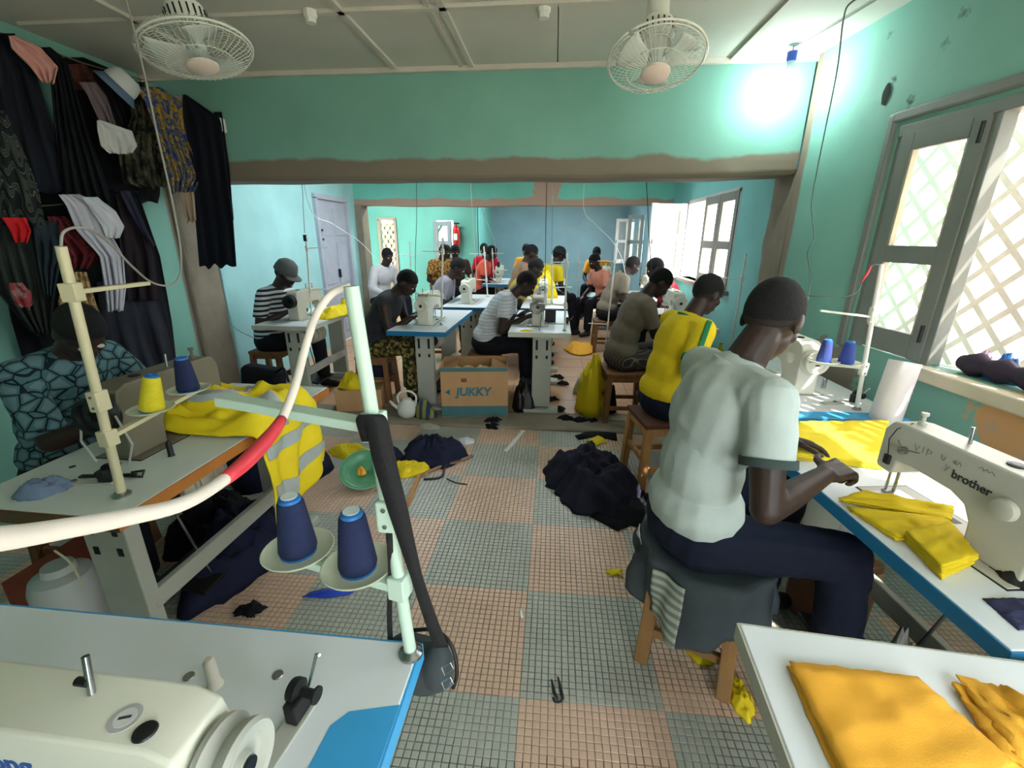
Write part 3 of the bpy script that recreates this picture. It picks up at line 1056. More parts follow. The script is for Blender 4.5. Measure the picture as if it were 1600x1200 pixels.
def cone(label, loc, m, h=.115, r=.035, group=None, tip=None, tilt=(0, 0), worn=False):
    t = thing('thread_cone', label, 'thread', loc, 0, group)
    t.rotation_euler = (tilt[0], tilt[1], 0)
    MB().lathe([(.0, .004), (r * .92, .004), (r, .012), (r * .98, .02), (r * .68, h - .006), (r * .62, h), (r * .40, h + .001), (.0, h + .001)], (0, 0, 0), None, 28).build('wound_thread', m, t, smooth=True)
    MB().lathe([(r * .58, h - .001), (r * .56, h + .006), (r * .40, h + .009), (r * .2, h + .009), (r * .18, h + .002)], (0, 0, 0), None, 20).build('core_top', tip or m_tip, t, smooth=True)
    if tip is None:
        MB().lathe([(r * .19, h + .0095), (r * .42, h + .0098), (r * .42, h + .0085)], (0, 0, 0), None, 18).build('core_label', m_tipw, t)
    MB().lathe([(r * .80, 0), (r * .95, 0), (r * .95, .005), (r * .80, .005)], (0, 0, 0), None, 20, closed=True).build('core_base', tip or m_tip, t)
    return t

def thread_stand(label, base, top, arms, pm, am=None, r=.011, collars=(), group=None):
    """arms: (fraction of the pole, direction xy, length, width, [plate distances], drop) ; returns plate centres"""
    base, top = Vector(base), Vector(top)
    am = am or pm
    t = thing('thread_stand', label, 'thread stand', base, 0, group)
    MB().cyl(base, top, r, r * .97, 16).build('pole', pm, t, world=True, smooth=True)
    MB().lathe([(r * 2.0, 0), (r * 2.0, .006), (r * 1.2, .014), (r * 1.0, .014)], base, None, 20).build('base_collar', m_steel, t, world=True, smooth=True)
    spots = []
    for fr, dr, ln, w, plates, rise in arms:
        p = base.lerp(top, fr)
        d = Vector((dr[0], dr[1], 0)).normalized()
        q = p + d * ln + Vector((0, 0, rise))
        MB().beam(p, q, w, w * .55).build('arm', am, t, world=True, bevel=.002)
        sd = d.cross(Vector((0, 0, 1)))
        cl = MB()
        cl.beam(p - Vector((0, 0, .024)), p + Vector((0, 0, .024)), r * 2.9, r * 2.9, up=d)
        ca = cl.build('clamp', am, t, world=True, bevel=.003)
        cb = MB()
        for zz in (-.012, .012):
            cb.cyl(p + sd * r * 1.2 + Vector((0, 0, zz)), p + sd * r * 2.0 + Vector((0, 0, zz)), .004)
        cb.build('screw', m_steel, ca, world=False) if False else None
        for pl in plates:
            c = p + d * pl + Vector((0, 0, rise * pl / ln + w * .30 + .003))
            pr_ = .066
            po = MB().lathe([(.0, -.002), (pr_ * .6, -.001), (pr_ * .95, .006), (pr_, .010), (pr_ * .97, .011), (pr_ * .9, .008), (pr_ * .6, .002), (.0, .001)], c, None, 32)
            po.build('spool_plate', m_plate, t, world=True, smooth=True)
            MB().cyl(c, c + Vector((0, 0, .05)), .004).build('spool_pin', m_steel, t, world=True)
            spots.append(c + Vector((0, 0, .001)))
    for fr in collars:
        p = base.lerp(top, fr)
        MB().beam(p - Vector((0, 0, .03)), p + Vector((0, 0, .03)), r * 3.2, r * 2.6, up=(1, 0, 0)).build('joint', pm, t, world=True, bevel=.004)
        bb = MB()
        for z in (-.016, .016):
            bb.cyl(p + Vector((0, -r * 1.2, z)), p + Vector((0, -r * 1.8, z)), .004)
        bb.build('joint_bolt', m_steel, t, world=True)
    return t, spots

TH = .78
# ---- foreground left table and its machine
FT = sewing_table('white table at the bottom left with a bright blue corner', (-.80, .385, 0), RAD(-.6), L=1.12, W=.56, H=TH - .004, edge=m_edgebright, motor=True)
MB().prism([(.43, -.275), (.557, -.275), (.557, .155), (.475, .135), (.455, .11)], lambda x, y, q: Vector((x, y, TH - .0042 + q * .0007))).build('blue_corner_panel', m_edgebright, FT)
pts = [(.36 + .016 * math.cos(a), .07 + .016 * math.sin(a)) for a in np.linspace(0, math.pi, 8)] + [(.36 - .016 + .016 - .05 + .016 * math.cos(a), -.26 + .016 * math.sin(a)) for a in np.linspace(math.pi, 2 * math.pi, 8)]
MB().prism(pts, lambda x, y, q: Vector((x, y, TH - .0042 + q * .0008))).build('belt_slot', M('slot_shadow', (44, 34, 26), .9), FT)
MB().beam((.352, .075, TH - .001), (.318, -.25, TH - .001), .012, .003).build('belt', m_belt, FT)
for x, y in ((.155, .165), (.285, .10), (.315, .185)):
    MB().lathe([(0, 0), (.011, 0), (.009, .003), (0, .003)], (x, y, TH - .005), None, 14).build('hole_plug', m_steel, FT)
MB().lathe([(0, 0), (.014, 0), (.0125, .004), (.0105, .012), (.010, .055), (.006, .062), (0, .063)], (.215, .155, TH - .004), None, 18).build('wooden_peg', M('pale_peg', (196, 190, 176), .6), FT, smooth=True)
_bk = at_z(170, 1036, TH + .285 * .8)
_wh = at_z(372, 1145, TH + .195 * .8)
FMLOC = Vector((_wh.x - .255 * .8, _bk.y - .052 * .8, TH - .004))
print('FM', _bk, _wh, FMLOC)
FM = machine('large cream machine head cropped at the bottom left', FMLOC, RAD(-1.5), m_mach, wheel=.066, pegs=False, scale=.80, wheelm=M('grey_wheel_enamel', (176, 178, 170), .3))
text('ong', .052, M('blue_lettering', (40, 80, 150), .5), FM, (-.055, -.0525, .215), (1, 0, 0), (0, 0, 1), bold=.0012)
MB().lathe([(0, 0), (.022, 0), (.022, .001), (0, .001)], (.118, -.012, .2850), None, 20).build('badge', M('silver_badge', (190, 188, 190), .4), FM)
MB().lathe([(0, .0011), (.015, .0011), (.015, .0016), (0, .0016)], (.118, -.012, .2850), None, 20).build('badge_face', M('badge_white', (220, 220, 222), .4), FM)
MB().lathe([(0, 0), (.017, 0), (.015, .004), (.008, .006), (0, .006)], (.165, -.026, .284), None, 20).build('sight_glass', m_darkmetal, FM, smooth=True)
MB().tube([(.03, .015, .28), (.022, .03, .345)], .0055, 12).build('thread_post', m_steel, FM, smooth=True)
MB().cyl((.028, .018, .305), (.008, .018, .305), .007).build('post_screw', m_black, FM)
MB().box((.118, -.012, .2868), (.017, .004, .001), Matrix.Rotation(RAD(20), 3, 'Z')).build('badge_print', M('badge_ink', (60, 60, 66), .5), FM)
MB().box((.02, -.0535, .19), (.10, .001, .02)).build('worn_label', M('faded_label', (170, 160, 128), .7), FM)
winder((-.412, .43, TH - .003), RAD(-8), 'grey bobbin winder on the foreground table beside the belt slot')
st, sp = thread_stand('tall mint thread stand rising from the bottom left table', (-.252, .632, TH - .003), (-.292, .632, 1.475), [
    (.235, (-1, .20), .26, .030, (.085, .218), .010), (.685, (-1, .20), .31, .030, (), .012)], m_mintpipe, m_mint, r=.0115, collars=(.455,))
for c, lb in zip(sp, ('navy thread cone on the stand plate nearest the mint pole', 'navy thread cone on the outer plate of the mint stand')):
    cone(lb, c, m_navythread, group=None)
# thick white cable from the stand head towards the viewer, red taped joint
cab = thing('light_cable', 'thick white cable with red tape hanging from the mint stand', 'cable', at_d(548, 447, .735))
cp = [(548, 447, .735), (520, 458, .73), (495, 490, .715), (478, 540, .69), (462, 600, .65), (440, 655, .60), (405, 700, .53), (360, 742, .46), (290, 785, .38), (190, 810, .31), (90, 828, .255), (0, 842, .215), (-120, 850, .175)]
cv = curve_pts([at_d(u, v, k) for u, v, k in cp], 6)
MB().tube(cv, .0062, 12).build('sheath', M('white_cable', (226, 216, 208), .5, var=.04), cab, world=True, smooth='all')
tp = cv[30:44]
MB().tube(tp, [.0068 + .0024 * math.sin(math.pi * i / (len(tp) - 1)) for i in range(len(tp))], 12).build('red_tape', M('red_tape', (220, 60, 74), .35, var=.12, scale=30), cab, world=True, smooth='all')
# black shoulder bag hanging from the mint stand
bag = thing('shoulder_bag', 'black shoulder bag hanging behind the foreground table corner', 'bag', at_d(690, 1040, .92))
def strap(pts, w, name):
    P = [Vector(p) for p in pts]
    b = MB()
    for i in range(len(P) - 1):
        pass
    cvp = curve_pts(P, 6)
    ws = np.interp(np.linspace(0, 1, len(cvp)), np.linspace(0, 1, len(w)), w)
    vs, fs = [], []
    for i, q in enumerate(cvp):
        vs += [q - CRT * ws[i] / 2, q + CRT * ws[i] / 2 + _fw * .004]
        if i:
            fs.append((2 * i - 2, 2 * i - 1, 2 * i + 1, 2 * i))
    b.add(vs, fs)
    return b.build(name, M('black_webbing', (22, 22, 26), .8, bump=.3, bscale=300), bag, world=True, smooth='all', solid=.0025)
strap([at_d(u, v, k) for u, v, k in ((578, 690, .70), (572, 655, .69), (586, 655, .685), (600, 720, .70), (622, 800, .73), (650, 900, .79), (675, 975, .85), (690, 1012, .89))], [.026, .032, .034, .036, .032, .020, .024, .027], 'front_strap')
strap([at_d(u, v, k) for u, v, k in ((590, 668, .735), (600, 740, .74), (608, 840, .76), (610, 900, .80), (608, 960, .86), (610, 1010, .92))], [.012, .012, .010, .008, .009, .010], 'rear_strap')
blob('pouch', [ellipsoid(at_d(660, 1040, .98), (.070, .045, .075)), ellipsoid(at_d(684, 1042, .95), (.036, .035, .065)), ellipsoid(at_d(640, 1030, .99), (.06, .04, .07))], M('dark_grey_bag_cloth', (58, 66, 70), .8, var=.15, scale=20), bag, .008, 6, world=True)
MB().tube(curve_pts([at_d(u, v, k) for u, v, k in ((640, 985, .93), (680, 985, .90), (706, 1010, .88), (714, 1050, .88), (708, 1075, .89))], 6), .004, 8).build('piping', m_black, bag, world=True, smooth='all')
b = MB()
for v in (1035, 1058):
    p = [at_d(u, vv, .865) for u, vv in ((690, v + 8), (704, v), (709, v + 10), (695, v + 20))]
    b.tube(p + [p[0]], .0016, 6)
b.build('buckle', m_steel, bag, world=True)

# ---- left table by the wall
LTX, LTY = -1.475, 1.565
LT = sewing_table('worn white table with brown edge at the left wall', (LTX, LTY, 0), RAD(-91.5), L=1.18, W=.56, H=TH, edge=m_edgewood, top=m_top2, endface=M('dark_brown_edge', (84, 64, 40), .6))
LM = machine('olive grey machine head on the brown edged table', (LTX - .055, LTY - .03, TH), RAD(-91.5), m_machold, wheelm=M('black_wheel', (26, 26, 26), .4), wheel=.07)
MB().tube([(.262, .066, .195), (.262, .10, .09), (.262, .06, .004)], .004, 6).build('belt', m_stand, LM)
MB().tube([(.262, -.066, .195), (.262, -.10, .09), (.262, -.06, .004)], .004, 6).build('belt', m_stand, LM)
winder((LTX - .02, LTY - .43, TH), RAD(-80), 'dark bobbin winder beside the black handwheel of the left table')
b = MB()
pk = at_z(268, 712, TH)
b.lathe([(0, 0), (.012, 0), (.010, .006), (.009, .05), (.006, .058), (0, .06)], pk, None, 14)
tag(b.build('table_peg', m_black, smooth=True), 'black peg standing on the brown edged table', 'peg')
for x, y in ((.10, -.13), (.04, -.20), (.34, -.16)):
    MB().lathe([(0, 0), (.010, 0), (.010, .0012), (0, .0012)], (x, y, TH - .0002), None, 14).build('hole_plug', m_darkmetal, LT)
st, sp = thread_stand('cream thread stand on the brown edged table', at_z(191, 774, TH), at_y(95, 385, 1.06), [
    (.27, (.05, 1), .33, .024, (.15, .30), .035), (.845, (-.30, 1), .34, .022, (), -.01)], m_creampipe, m_creampipe, r=.0125, collars=(.43,))
cone('yellow thread cone tilted on the cream stand', sp[0], m_yellowthread, tilt=(RAD(-4), RAD(11)), tip=m_tip)
cone('navy thread cone on the far plate of the cream stand', sp[1], m_navythread, tip=m_tip)
c2 = thing('power_cable', 'grey cable looping from ceiling to the cream stand', 'cable', at_y(95, 385, 1.06))
MB().tube(curve_pts([at_y(95, 388, 1.06), at_y(100, 362, 1.07), at_y(130, 356, 1.12), at_y(165, 374, 1.2), at_y(205, 415, 1.32), at_y(235, 440, 1.45), at_y(262, 446, 1.5), at_y(280, 432, 1.55), at_y(282, 390, 1.6), at_y(268, 310, 1.65), at_y(248, 220, 1.7), at_y(222, 100, 1.75), at_y(197, 0, 1.8), at_y(170, -90, 1.88)], 6), .0035, 8).build('sheath', M('grey_cable', (150, 148, 140), .5), c2, world=True, smooth='all')

# ---- right hand tables
RT = sewing_table('white table at the bottom right corner', (.965, .452, 0), RAD(-4.6), L=1.16, W=.55, H=TH - .006, edge=m_edgegrey, motor=False)
BTA = RAD(-90 + 4.4)
BT = sewing_table('white table with dark blue edge under the right machine', (1.155, 1.33, 0), BTA, L=1.12, W=.56, H=TH - .006, edge=m_edgeblue)
BM = machine('cream machine head with black lettering and pen scribbles', (1.115, 1.155, TH - .006), RAD(-90 + 8), m_mach2, wheelm=m_black, scale=.92)
text('brother', .034, M('black_lettering', (50, 50, 52), .5), BM, (.055, -.0525, .208), (1, 0, 0), (0, 0, 1), bold=.0008)
ink = M('pen_ink', (90, 90, 96), .6)
sc = MB()
def scribble(pts, x0, z0, s=.02):
    sc.tube([Vector((x0 + a * s, -.0528, z0 + c * s)) for a, c in pts], .0007, 5)
scribble([(0, 1), (.5, 0), (.9, 1)], -.125, .222)
scribble([(0, 1), (0, 0)], -.095, .224)
scribble([(0, 0), (0, 1.1), (.7, .9), (.6, .5), (0, .45)], -.082, .222)
scribble([(0, .8), (.1, .1), (.5, 0), (.7, .7)], -.04, .232)
scribble([(0, .5), (.4, .6), (.3, .1), (0, .2), (.6, .1), (.9, .6), (1.2, .1)], -.005, .236)
scribble([(0, 1), (.3, .4), (.7, 1), (.3, .4), (.1, 0)], -.02, .205)
scribble([(0, .2), (.4, .5), (.7, .1), (1.0, .5), (1.3, .2), (1.7, .5), (2.1, .1)], .06, .254)
sc.build('pen_scribble', ink, BM)
T2 = sewing_table('white table with bright blue end beside the right wall', (1.32, 2.545, 0), RAD(-90 + 2), L=1.14, W=.54, H=TH - .006, edge=m_edgebright)
MB().box((.53, 0, TH - .0057), (.075, .53, .0012)).build('blue_end_panel', m_edgebright, T2)
machine('sunlit white machine head behind the seated man', (1.30, 2.53, TH - .006), RAD(-90 + 2), M('white_enamel', (228, 226, 216), .3))
winder((1.42, 2.18, TH - .006), RAD(-80), 'steel bobbin winder on the sunlit table')
MB().lathe([(0, 0), (.012, 0), (.010, .05), (0, .055)], (1.47, 2.42, TH - .006), None, 14).build('peg_holder', m_steel, None)
tag(bpy.data.objects['peg_holder'], 'steel peg standing on the sunlit table', 'peg')
b0 = at_z(1338, 640, TH - .006)
st, sp = thread_stand('white thread stand with two blue cones by the window', b0, at_y(1378, 413, b0.y + .0), [
    (.31, (-1, .20), .22, .020, (.075, .165), .005), (.66, (-1, .16), .21, .016, (), .02)], m_whitepipe, m_whitepipe, r=.0095, collars=(.30, .68))
cone('royal blue cone nearest the white stand pole', sp[0], m_bluethread, h=.10, r=.032, tip=m_tip)
cone('royal blue cone on the outer plate of the white stand', sp[1], m_bluethread, h=.10, r=.030, tip=m_tip)
c3 = thing('power_cable', 'thin grey cable hanging down the right wall', 'cable', at_y(1330, 0, 2.3))
yy = b0.y
MB().tube(curve_pts([at_y(1365, -12, 1.9), at_y(1330, 4, 2.05), at_y(1318, 30, 2.1), at_y(1308, 110, 2.3), at_y(1288, 210, 2.5), at_y(1277, 265, 2.6), at_y(1268, 320, 2.65), at_y(1272, 370, 2.65), at_y(1262, 395, 2.65), at_y(1266, 430, 2.6), at_y(1262, 470, 2.5)], 6), .0032, 8).build('sheath', M('dark_grey_cable', (92, 112, 108), .5), c3, world=True, smooth='all')
c4 = thing('power_cable', 'thin cable with red tape joining the white stand', 'cable', at_y(1378, 415, yy))
MB().tube(curve_pts([at_y(1378, 415, yy), at_y(1364, 414, yy), at_y(1350, 432, yy), at_y(1342, 452, yy), at_y(1325, 463, yy), at_y(1290, 464, yy + .05), at_y(1262, 462, yy + .1)], 6), .0025, 8).build('sheath', M('dark_grey_cable', (92, 112, 108), .5), c4, world=True, smooth='all')
MB().tube([at_y(1362, 415, yy), at_y(1354, 428, yy), at_y(1346, 441, yy)], [.003, .0065, .003], 10).build('red_tape', M('red_tape', (220, 60, 74), .35), c4, world=True, smooth='all')

# ---- middle room tables
TA = sewing_table('white table beside the pale door with yellow cloth', (-2.42, 4.30, 0), RAD(-90), L=1.15, W=.55, H=TH, edge=m_edgegrey)
TB = sewing_table('white table with blue edge left of the carton', (-1.15, 4.25, 0), RAD(-91), L=1.2, W=.52, H=TH - .006, edge=m_edgeblue)
TC = sewing_table('white table on the column leg right of the carton', (-.105, 4.28, 0), RAD(-90), L=1.2, W=.53, H=TH, edge=m_edgegrey)
TD = sewing_table('white table with blue edge behind the carton table', (-1.02, 5.6, 0), RAD(-90), L=1.2, W=.53, H=TH, edge=m_edgeblue)
TE = sewing_table('white table behind the column leg table', (-.10, 5.62, 0), RAD(-90), L=1.2, W=.53, H=TH, edge=m_edgeblue)
T3 = sewing_table('white table beyond the man in the yellow jersey', (1.20, 4.6, 0), RAD(-90), L=1.2, W=.53, H=TH, edge=m_edgegrey)
T4 = sewing_table('white table under the casement window', (1.28, 6.36, 0), RAD(-90), L=1.2, W=.53, H=TH, edge=m_edgegrey)
TF = [sewing_table(lb, (x, y, 0), RAD(-90), L=1.15, W=.53, H=TH, edge=m_edgeblue, motor=False) for x, y, lb in (
    (-.95, 8.2, 'far white table on the left of the end room'), (-.05, 8.2, 'far white table in the middle of the end room'), (.95, 8.3, 'far white table on the right of the end room'))]
def mid_machine(label, x, y, m, wm=None):
    return machine(label, (x, y, TH - (.006 if x in (-1.17,) else 0)), RAD(-90), m, wheelm=wm)
mid_machine('grey machine head with black wheel beside striped shirt man', -2.44, 4.22, m_mach2, m_black)
mid_machine('cream machine head on the blue edged carton table', -1.17, 4.16, m_mach)
mid_machine('worn grey machine head on the column leg table', -.13, 4.18, m_mach2, M('worn_steel_wheel', (130, 130, 126), .4, .5))
mid_machine('pale machine head on the second blue edged table', -1.04, 5.5, m_mach)
mid_machine('pale machine head behind the column leg table', -.12, 5.5, m_mach)
mid_machine('cream machine head at the patterned trousers person', 1.18, 4.55, m_mach)
mid_machine('cream machine head under the casement window', 1.26, 6.30, m_mach)
mid_machine('far cream machine head on the left', -.97, 8.15, m_mach)
mid_machine('far cream machine head in the middle', -.07, 8.15, m_mach)
mid_machine('far cream machine head on the right', .93, 8.25, m_mach)
def mid_stand(label, u0, v0, u1, v1, y, arm, pm=None, plates=(.09, .19), cones=(), topping=.85):
    base = at_y(u0, v0, y)
    on = any(abs(base.x - o.location.x) < .25 and abs(base.y - o.location.y) < .56 for o in bpy.data.objects if o.name.startswith('sewing_table'))
    base.z = TH if on else .0
    top = at_y(u1, v1, y)
    stt, spp = thread_stand(label, base, top, [(.34, arm, .24, .018, plates, .005), (topping, arm, .2, .014, (), .005)], pm or m_whitepipe, r=.009)
    for (lb, mm, hh), c in zip(cones, spp):
        cone(lb, c, mm, h=hh, r=.03, tip=m_tip)
    return stt
mid_stand('white thread stand with black plug beside the pale door', 486, 488, 478, 368, 4.25, (1, .2), plates=())
mid_stand('white thread stand on the blue edged carton table', 690, 510, 692, 372, 3.95, (-1, .2))
mid_stand('white thread stand on the column leg table', 882, 520, 886, 395, 3.78, (-1, .3), plates=())
mid_stand('white thread stand with yellow cone beside the wall scar', 1146, 520, 1166, 396, 4.2, (-1, .1), cones=(('yellow cone by the wall scar beyond the jersey', m_yellowthread, .11), ('dark thread cone beyond the man in jersey', m_darkthread, .11)))
mid_stand('pale pole leaning in front of the far right windows', 950, 470, 964, 378, 5.6, (-1, .1), plates=())
mid_stand('far pale pole in front of the far left people', 762, 460, 756, 385, 5.95, (-1, .1), plates=())
mid_stand('pale pole beside the woman with the light cap', 862, 480, 862, 398, 5.4, (1, .1), plates=())
mid_stand('far thread stand with black cone left of the centre', 772, 450, 769, 388, 7.95, (1, .1), cones=(('far black cone on the end room stand', m_darkthread, .14),))
mid_stand('far thread stand right of the centre', 905, 450, 904, 390, 7.9, (1, .1), plates=())
mid_stand('thin pole in front of the far left wall', 618, 470, 618, 378, 7.9, (1, .1), plates=())
mid_stand('second thin pole in front of the far left wall', 643, 470, 640, 378, 7.7, (1, .1), plates=())
# hanging cables of the middle and far rooms
for lb, pts, col, rr in (
    ('black cable hanging before the second opening left', [(650, 262, 4.6), (651, 340, 4.6), (649, 400, 4.6), (650, 480, 4.4)], (60, 90, 86), .003),
    ('pale cable hanging at the left of centre', [(735, 275, 5.2), (738, 330, 5.2), (742, 390, 5.2), (745, 440, 5.3)], (210, 220, 214), .003),
    ('pale cable curving over the far room', [(752, 320, 7.8), (760, 345, 7.8), (772, 375, 7.9), (775, 400, 8.0)], (200, 212, 208), .004),
    ('black cable hanging at the centre of the opening', [(855, 262, 4.3), (853, 340, 4.3), (852, 420, 4.3), (850, 470, 4.1), (842, 520, 3.75)], (30, 52, 56), .0035),
    ('thin dark cable right of the centre cable', [(864, 262, 6.2), (863, 340, 6.2), (862, 400, 6.2)], (60, 100, 110), .003),
    ('white cable slanting to the far right pole', [(912, 325, 7.2), (930, 350, 7.0), (955, 375, 6.6), (970, 400, 6.2), (978, 430, 5.9)], (214, 220, 214), .004),
    ('black cable hanging beside the open casement', [(1010, 262, 4.9), (1012, 320, 4.9), (1014, 370, 4.9), (1019, 430, 4.8)], (24, 40, 44), .004),
    ('grey cable hanging beside the pale door', [(471, 280, 4.3), (474, 330, 4.3), (476, 364, 4.3)], (120, 150, 150), .003),
    ('white cord slanting across the pale door', [(483, 322, 4.4), (520, 350, 5.0), (565, 380, 5.8), (600, 420, 6.0)], (226, 232, 228), .0035),
    ('green cable on the left wall under the navy dress', [(330, 415, 4.1), (345, 465, 4.1), (365, 510, 4.1), (400, 530, 4.1)], (70, 130, 120), .003)):
    P = [at_y(*p) for p in pts]
    if pts[0][1] < 340:
        P = [Vector((P[0].x, P[0].y, ZC + .02))] + P
    t = thing('hanging_cable', lb, 'cable', P[0])
    MB().tube(curve_pts(P, 5), rr, 6).build('sheath', M('cable_%d_%d' % (col[0], col[1]), col, .6), t, world=True, smooth='all')
pg = at_y(477, 372, 4.25)
tag(MB().box(pg, (.03, .03, .06)).build('cable_plug', m_black, bevel=.006), 'black plug at the top of the pole beside the door', 'plug')
# ------------------------------------------------------------------ people
m_skin = M('dark_brown_skin', (52, 37, 31), .5, var=.08, scale=14, spec=.35)
m_hair = M('black_hair', (14, 13, 14), .9, var=.2, scale=60, bump=.6, bscale=220)
m_eye = M('eye_white', (200, 196, 188), .3)
m_lip = M('lip_tone', (88, 52, 48), .5)
m_shoe = M('dark_shoe', (32, 30, 30), .6, var=.1)
Xv, Yv, Zv = Vector((1, 0, 0)), Vector((0, 1, 0)), Vector((0, 0, 1))

def ik(s, t, l1, l2, pole):
    d = t - s
    L = min(d.length, l1 + l2 - .004)
    d.normalize()
    a = (l1 * l1 - l2 * l2 + L * L) / (2 * L)
    h = math.sqrt(max(0, l1 * l1 - a * a))
    p = pole - d * pole.dot(d)
    p.normalize()
    return s + d * a + p * h, s + d * L

def hand_shapes(w, d, n, side, curl=35, k=1.0, spread=7):
    """w wrist, d direction along the hand, n back-of-hand normal, side +1 right hand (thumb towards the left)"""
    d = d.normalized()
    n = (n - d * n.dot(d)).normalized()
    x = d.cross(n) * side            # from the thumb side to the little finger
    P = []
    for q in (-.030, -.010, .010, .028):
        P.append(capsule(w + d * .012 * k + x * q * .7 * k, .013 * k, w + d * .088 * k + x * q * k, .0115 * k, 10))
    for q, L in ((-.031, .074), (-.0105, .084), (.0105, .078), (.031, .062)):
        a = RAD(spread * q / .03)
        dd = (d * math.cos(a) + x * math.sin(a)).normalized()
        p = w + d * .088 * k + x * q * k
        cur = 0
        r = .0092 * k
        for sgm, fr in ((.44, .7), (.31, 1.0), (.25, .8)):
            cur += curl * fr
            ax = dd * math.cos(RAD(cur)) - n * math.sin(RAD(cur))
            e = p + ax * L * sgm * k
            P.append(capsule(p, r, e, r * .9, 10))
            p, r = e, r * .9
    p = w + d * .028 * k - x * .030 * k
    td = (d * .62 - x * .70 - n * .25).normalized()
    for L, r in ((.042, .0125), (.034, .0105), (.026, .009)):
        e = p + td * L * k
        P.append(capsule(p, r * k, e, r * .9 * k, 10))
        p = e
        td = (td * .8 + d * .5 - n * .15).normalized()
    return P

def person(label, loc, heading, seat=.46, lean=10, bend=14, neck=24, look=(30, 0), hands=(None, None), shirt=None, sleeve=.55,
           trousers=None, skin=None, hair=None, hair_top=.0, standing=False, vox=.010, k=1.0, knees=(.10, .10), feet=None, hat=None, group=None, twist=0,
           curl=(35, 35), wr=.006, cuff=None, collar=None, spreadleg=1.0, dress=False, elbow_out=.5):
    skin = skin or m_skin
    hair = hair or m_hair
    t = thing('person', label, 'person', (loc[0], loc[1], 0), RAD(heading - 90), group)
    inv = t.matrix_basis.inverted()
    Rz = Matrix.Rotation(-RAD(heading - 90), 4, 'Z')
    base = Vector((loc[0], loc[1], 0))
    L = lambda p: (Rz @ (Vector(p) - base))
    sd = lambda a: Vector((0, math.sin(RAD(a)), math.cos(RAD(a))))
    hz = .90 * k if standing else seat + .095 * k
    P0 = Vector((0, 0, hz))
    d1, d2 = sd(lean), sd(lean + bend)
    W = P0 + d1 * .20 * k
    Cc = W + d2 * .17 * k
    NB = Cc + d2 * .175 * k
    tw = RAD(twist)
    sx = Vector((math.cos(tw), math.sin(tw), 0))
    f2 = Zv.cross(sx) * -1
    f2 = Vector((-sx.y, sx.x, 0))
    up2 = d2
    fw2 = (f2 - up2 * f2.dot(up2)).normalized()
    Rt = Matrix((sx, fw2, up2)).transposed()
    R1 = Matrix((Xv, Vector((0, math.cos(RAD(lean)), -math.sin(RAD(lean)))), d1)).transposed()
    SR, SL = NB - d2 * .055 * k + sx * .178 * k, NB - d2 * .055 * k - sx * .178 * k
    nd_ = sd(lean + bend + neck)
    HB = NB + nd_ * .085 * k
    # head frame
    pit, yaw = RAD(look[0]), RAD(look[1]) + tw
    hf = Vector((-math.sin(yaw) * math.cos(pit), math.cos(yaw) * math.cos(pit), -math.sin(pit)))
    hr = Vector((math.cos(yaw), math.sin(yaw), 0))
    hu = hr.cross(hf)
    Rh = Matrix((hr, hf, hu)).transposed()
    HC = HB + hu * .085 * k + hf * .022 * k
    hp = lambda x, y, z: HC + Rh @ Vector((x, y, z)) * k
    S = []          # skin
    S.append(ellipsoid(P0 + Vector((0, -.01, 0)) * k, (.165 * k, .125 * k, .115 * k), R1))
    S.append(ellipsoid(W, (.138 * k, .100 * k, .15 * k), R1))
    S.append(ellipsoid(Cc + d2 * .02 * k, (.168 * k, .112 * k, .19 * k), Rt))
    S.append(capsule(SR - sx * .02 * k, .062 * k, SL + sx * .02 * k, .062 * k))
    S.append(capsule(NB - d2 * .06 * k, .066 * k, HB + hu * .02 * k, .053 * k))
    S.append(ellipsoid(hp(0, -.012, .022), (.074 * k, .094 * k, .094 * k), Rh, 20, 14))
    S.append(ellipsoid(hp(0, .032, -.042), (.056 * k, .062 * k, .072 * k), Rh, 16, 12))
    S.append(ellipsoid(hp(0, .066, -.088), (.024 * k, .022 * k, .020 * k), Rh))
    S.append(ellipsoid(hp(0, .070, .028), (.052 * k, .020 * k, .016 * k), Rh))
    S.append(capsule(hp(0, .084, .012), .010 * k, hp(0, .102, -.026), .014 * k, 8))
    S.append(ellipsoid(hp(0, .097, -.030), (.021 * k, .012 * k, .010 * k), Rh))
    S.append(ellipsoid(hp(0, .086, -.060), (.026 * k, .014 * k, .013 * k), Rh))
    for sg in (-1, 1):
        S.append(ellipsoid(hp(sg * .077, -.008, -.008), (.010 * k, .020 * k, .033 * k), Rh))
        S.append(ellipsoid(hp(sg * .040, .062, -.020), (.022 * k, .020 * k, .022 * k), Rh))
    arms = []
    for i, (Sh, sg) in enumerate(((SR, 1), (SL, -1))):
        T = hands[i]
        if T is None:
            T = base + Matrix.Rotation(RAD(heading - 90), 4, 'Z') @ (P0 + Vector((sg * .14, .33, .10)))
        T = L(T)
        E_, Wr = ik(Sh, T, .285 * k, .25 * k, Vector((sg * elbow_out, -.35, -.9)))
        arms.append((Sh, E_, Wr))
        S.append(capsule(Sh, .056 * k, Sh.lerp(E_, .5), .047 * k))
        S.append(capsule(Sh.lerp(E_, .5), .047 * k, E_, .040 * k))
        S.append(capsule(E_, .041 * k, E_.lerp(Wr, .35), .040 * k))
        S.append(capsule(E_.lerp(Wr, .35), .040 * k, Wr, .026 * k))
        fd = (Wr - E_).normalized()
        hd = (fd + Vector((0, .15, -.15))).normalized()
        nrm = Vector((sg * .35, -.1, 1))
        S += hand_shapes(Wr, hd, nrm, sg, curl[i], k)
    legs = []
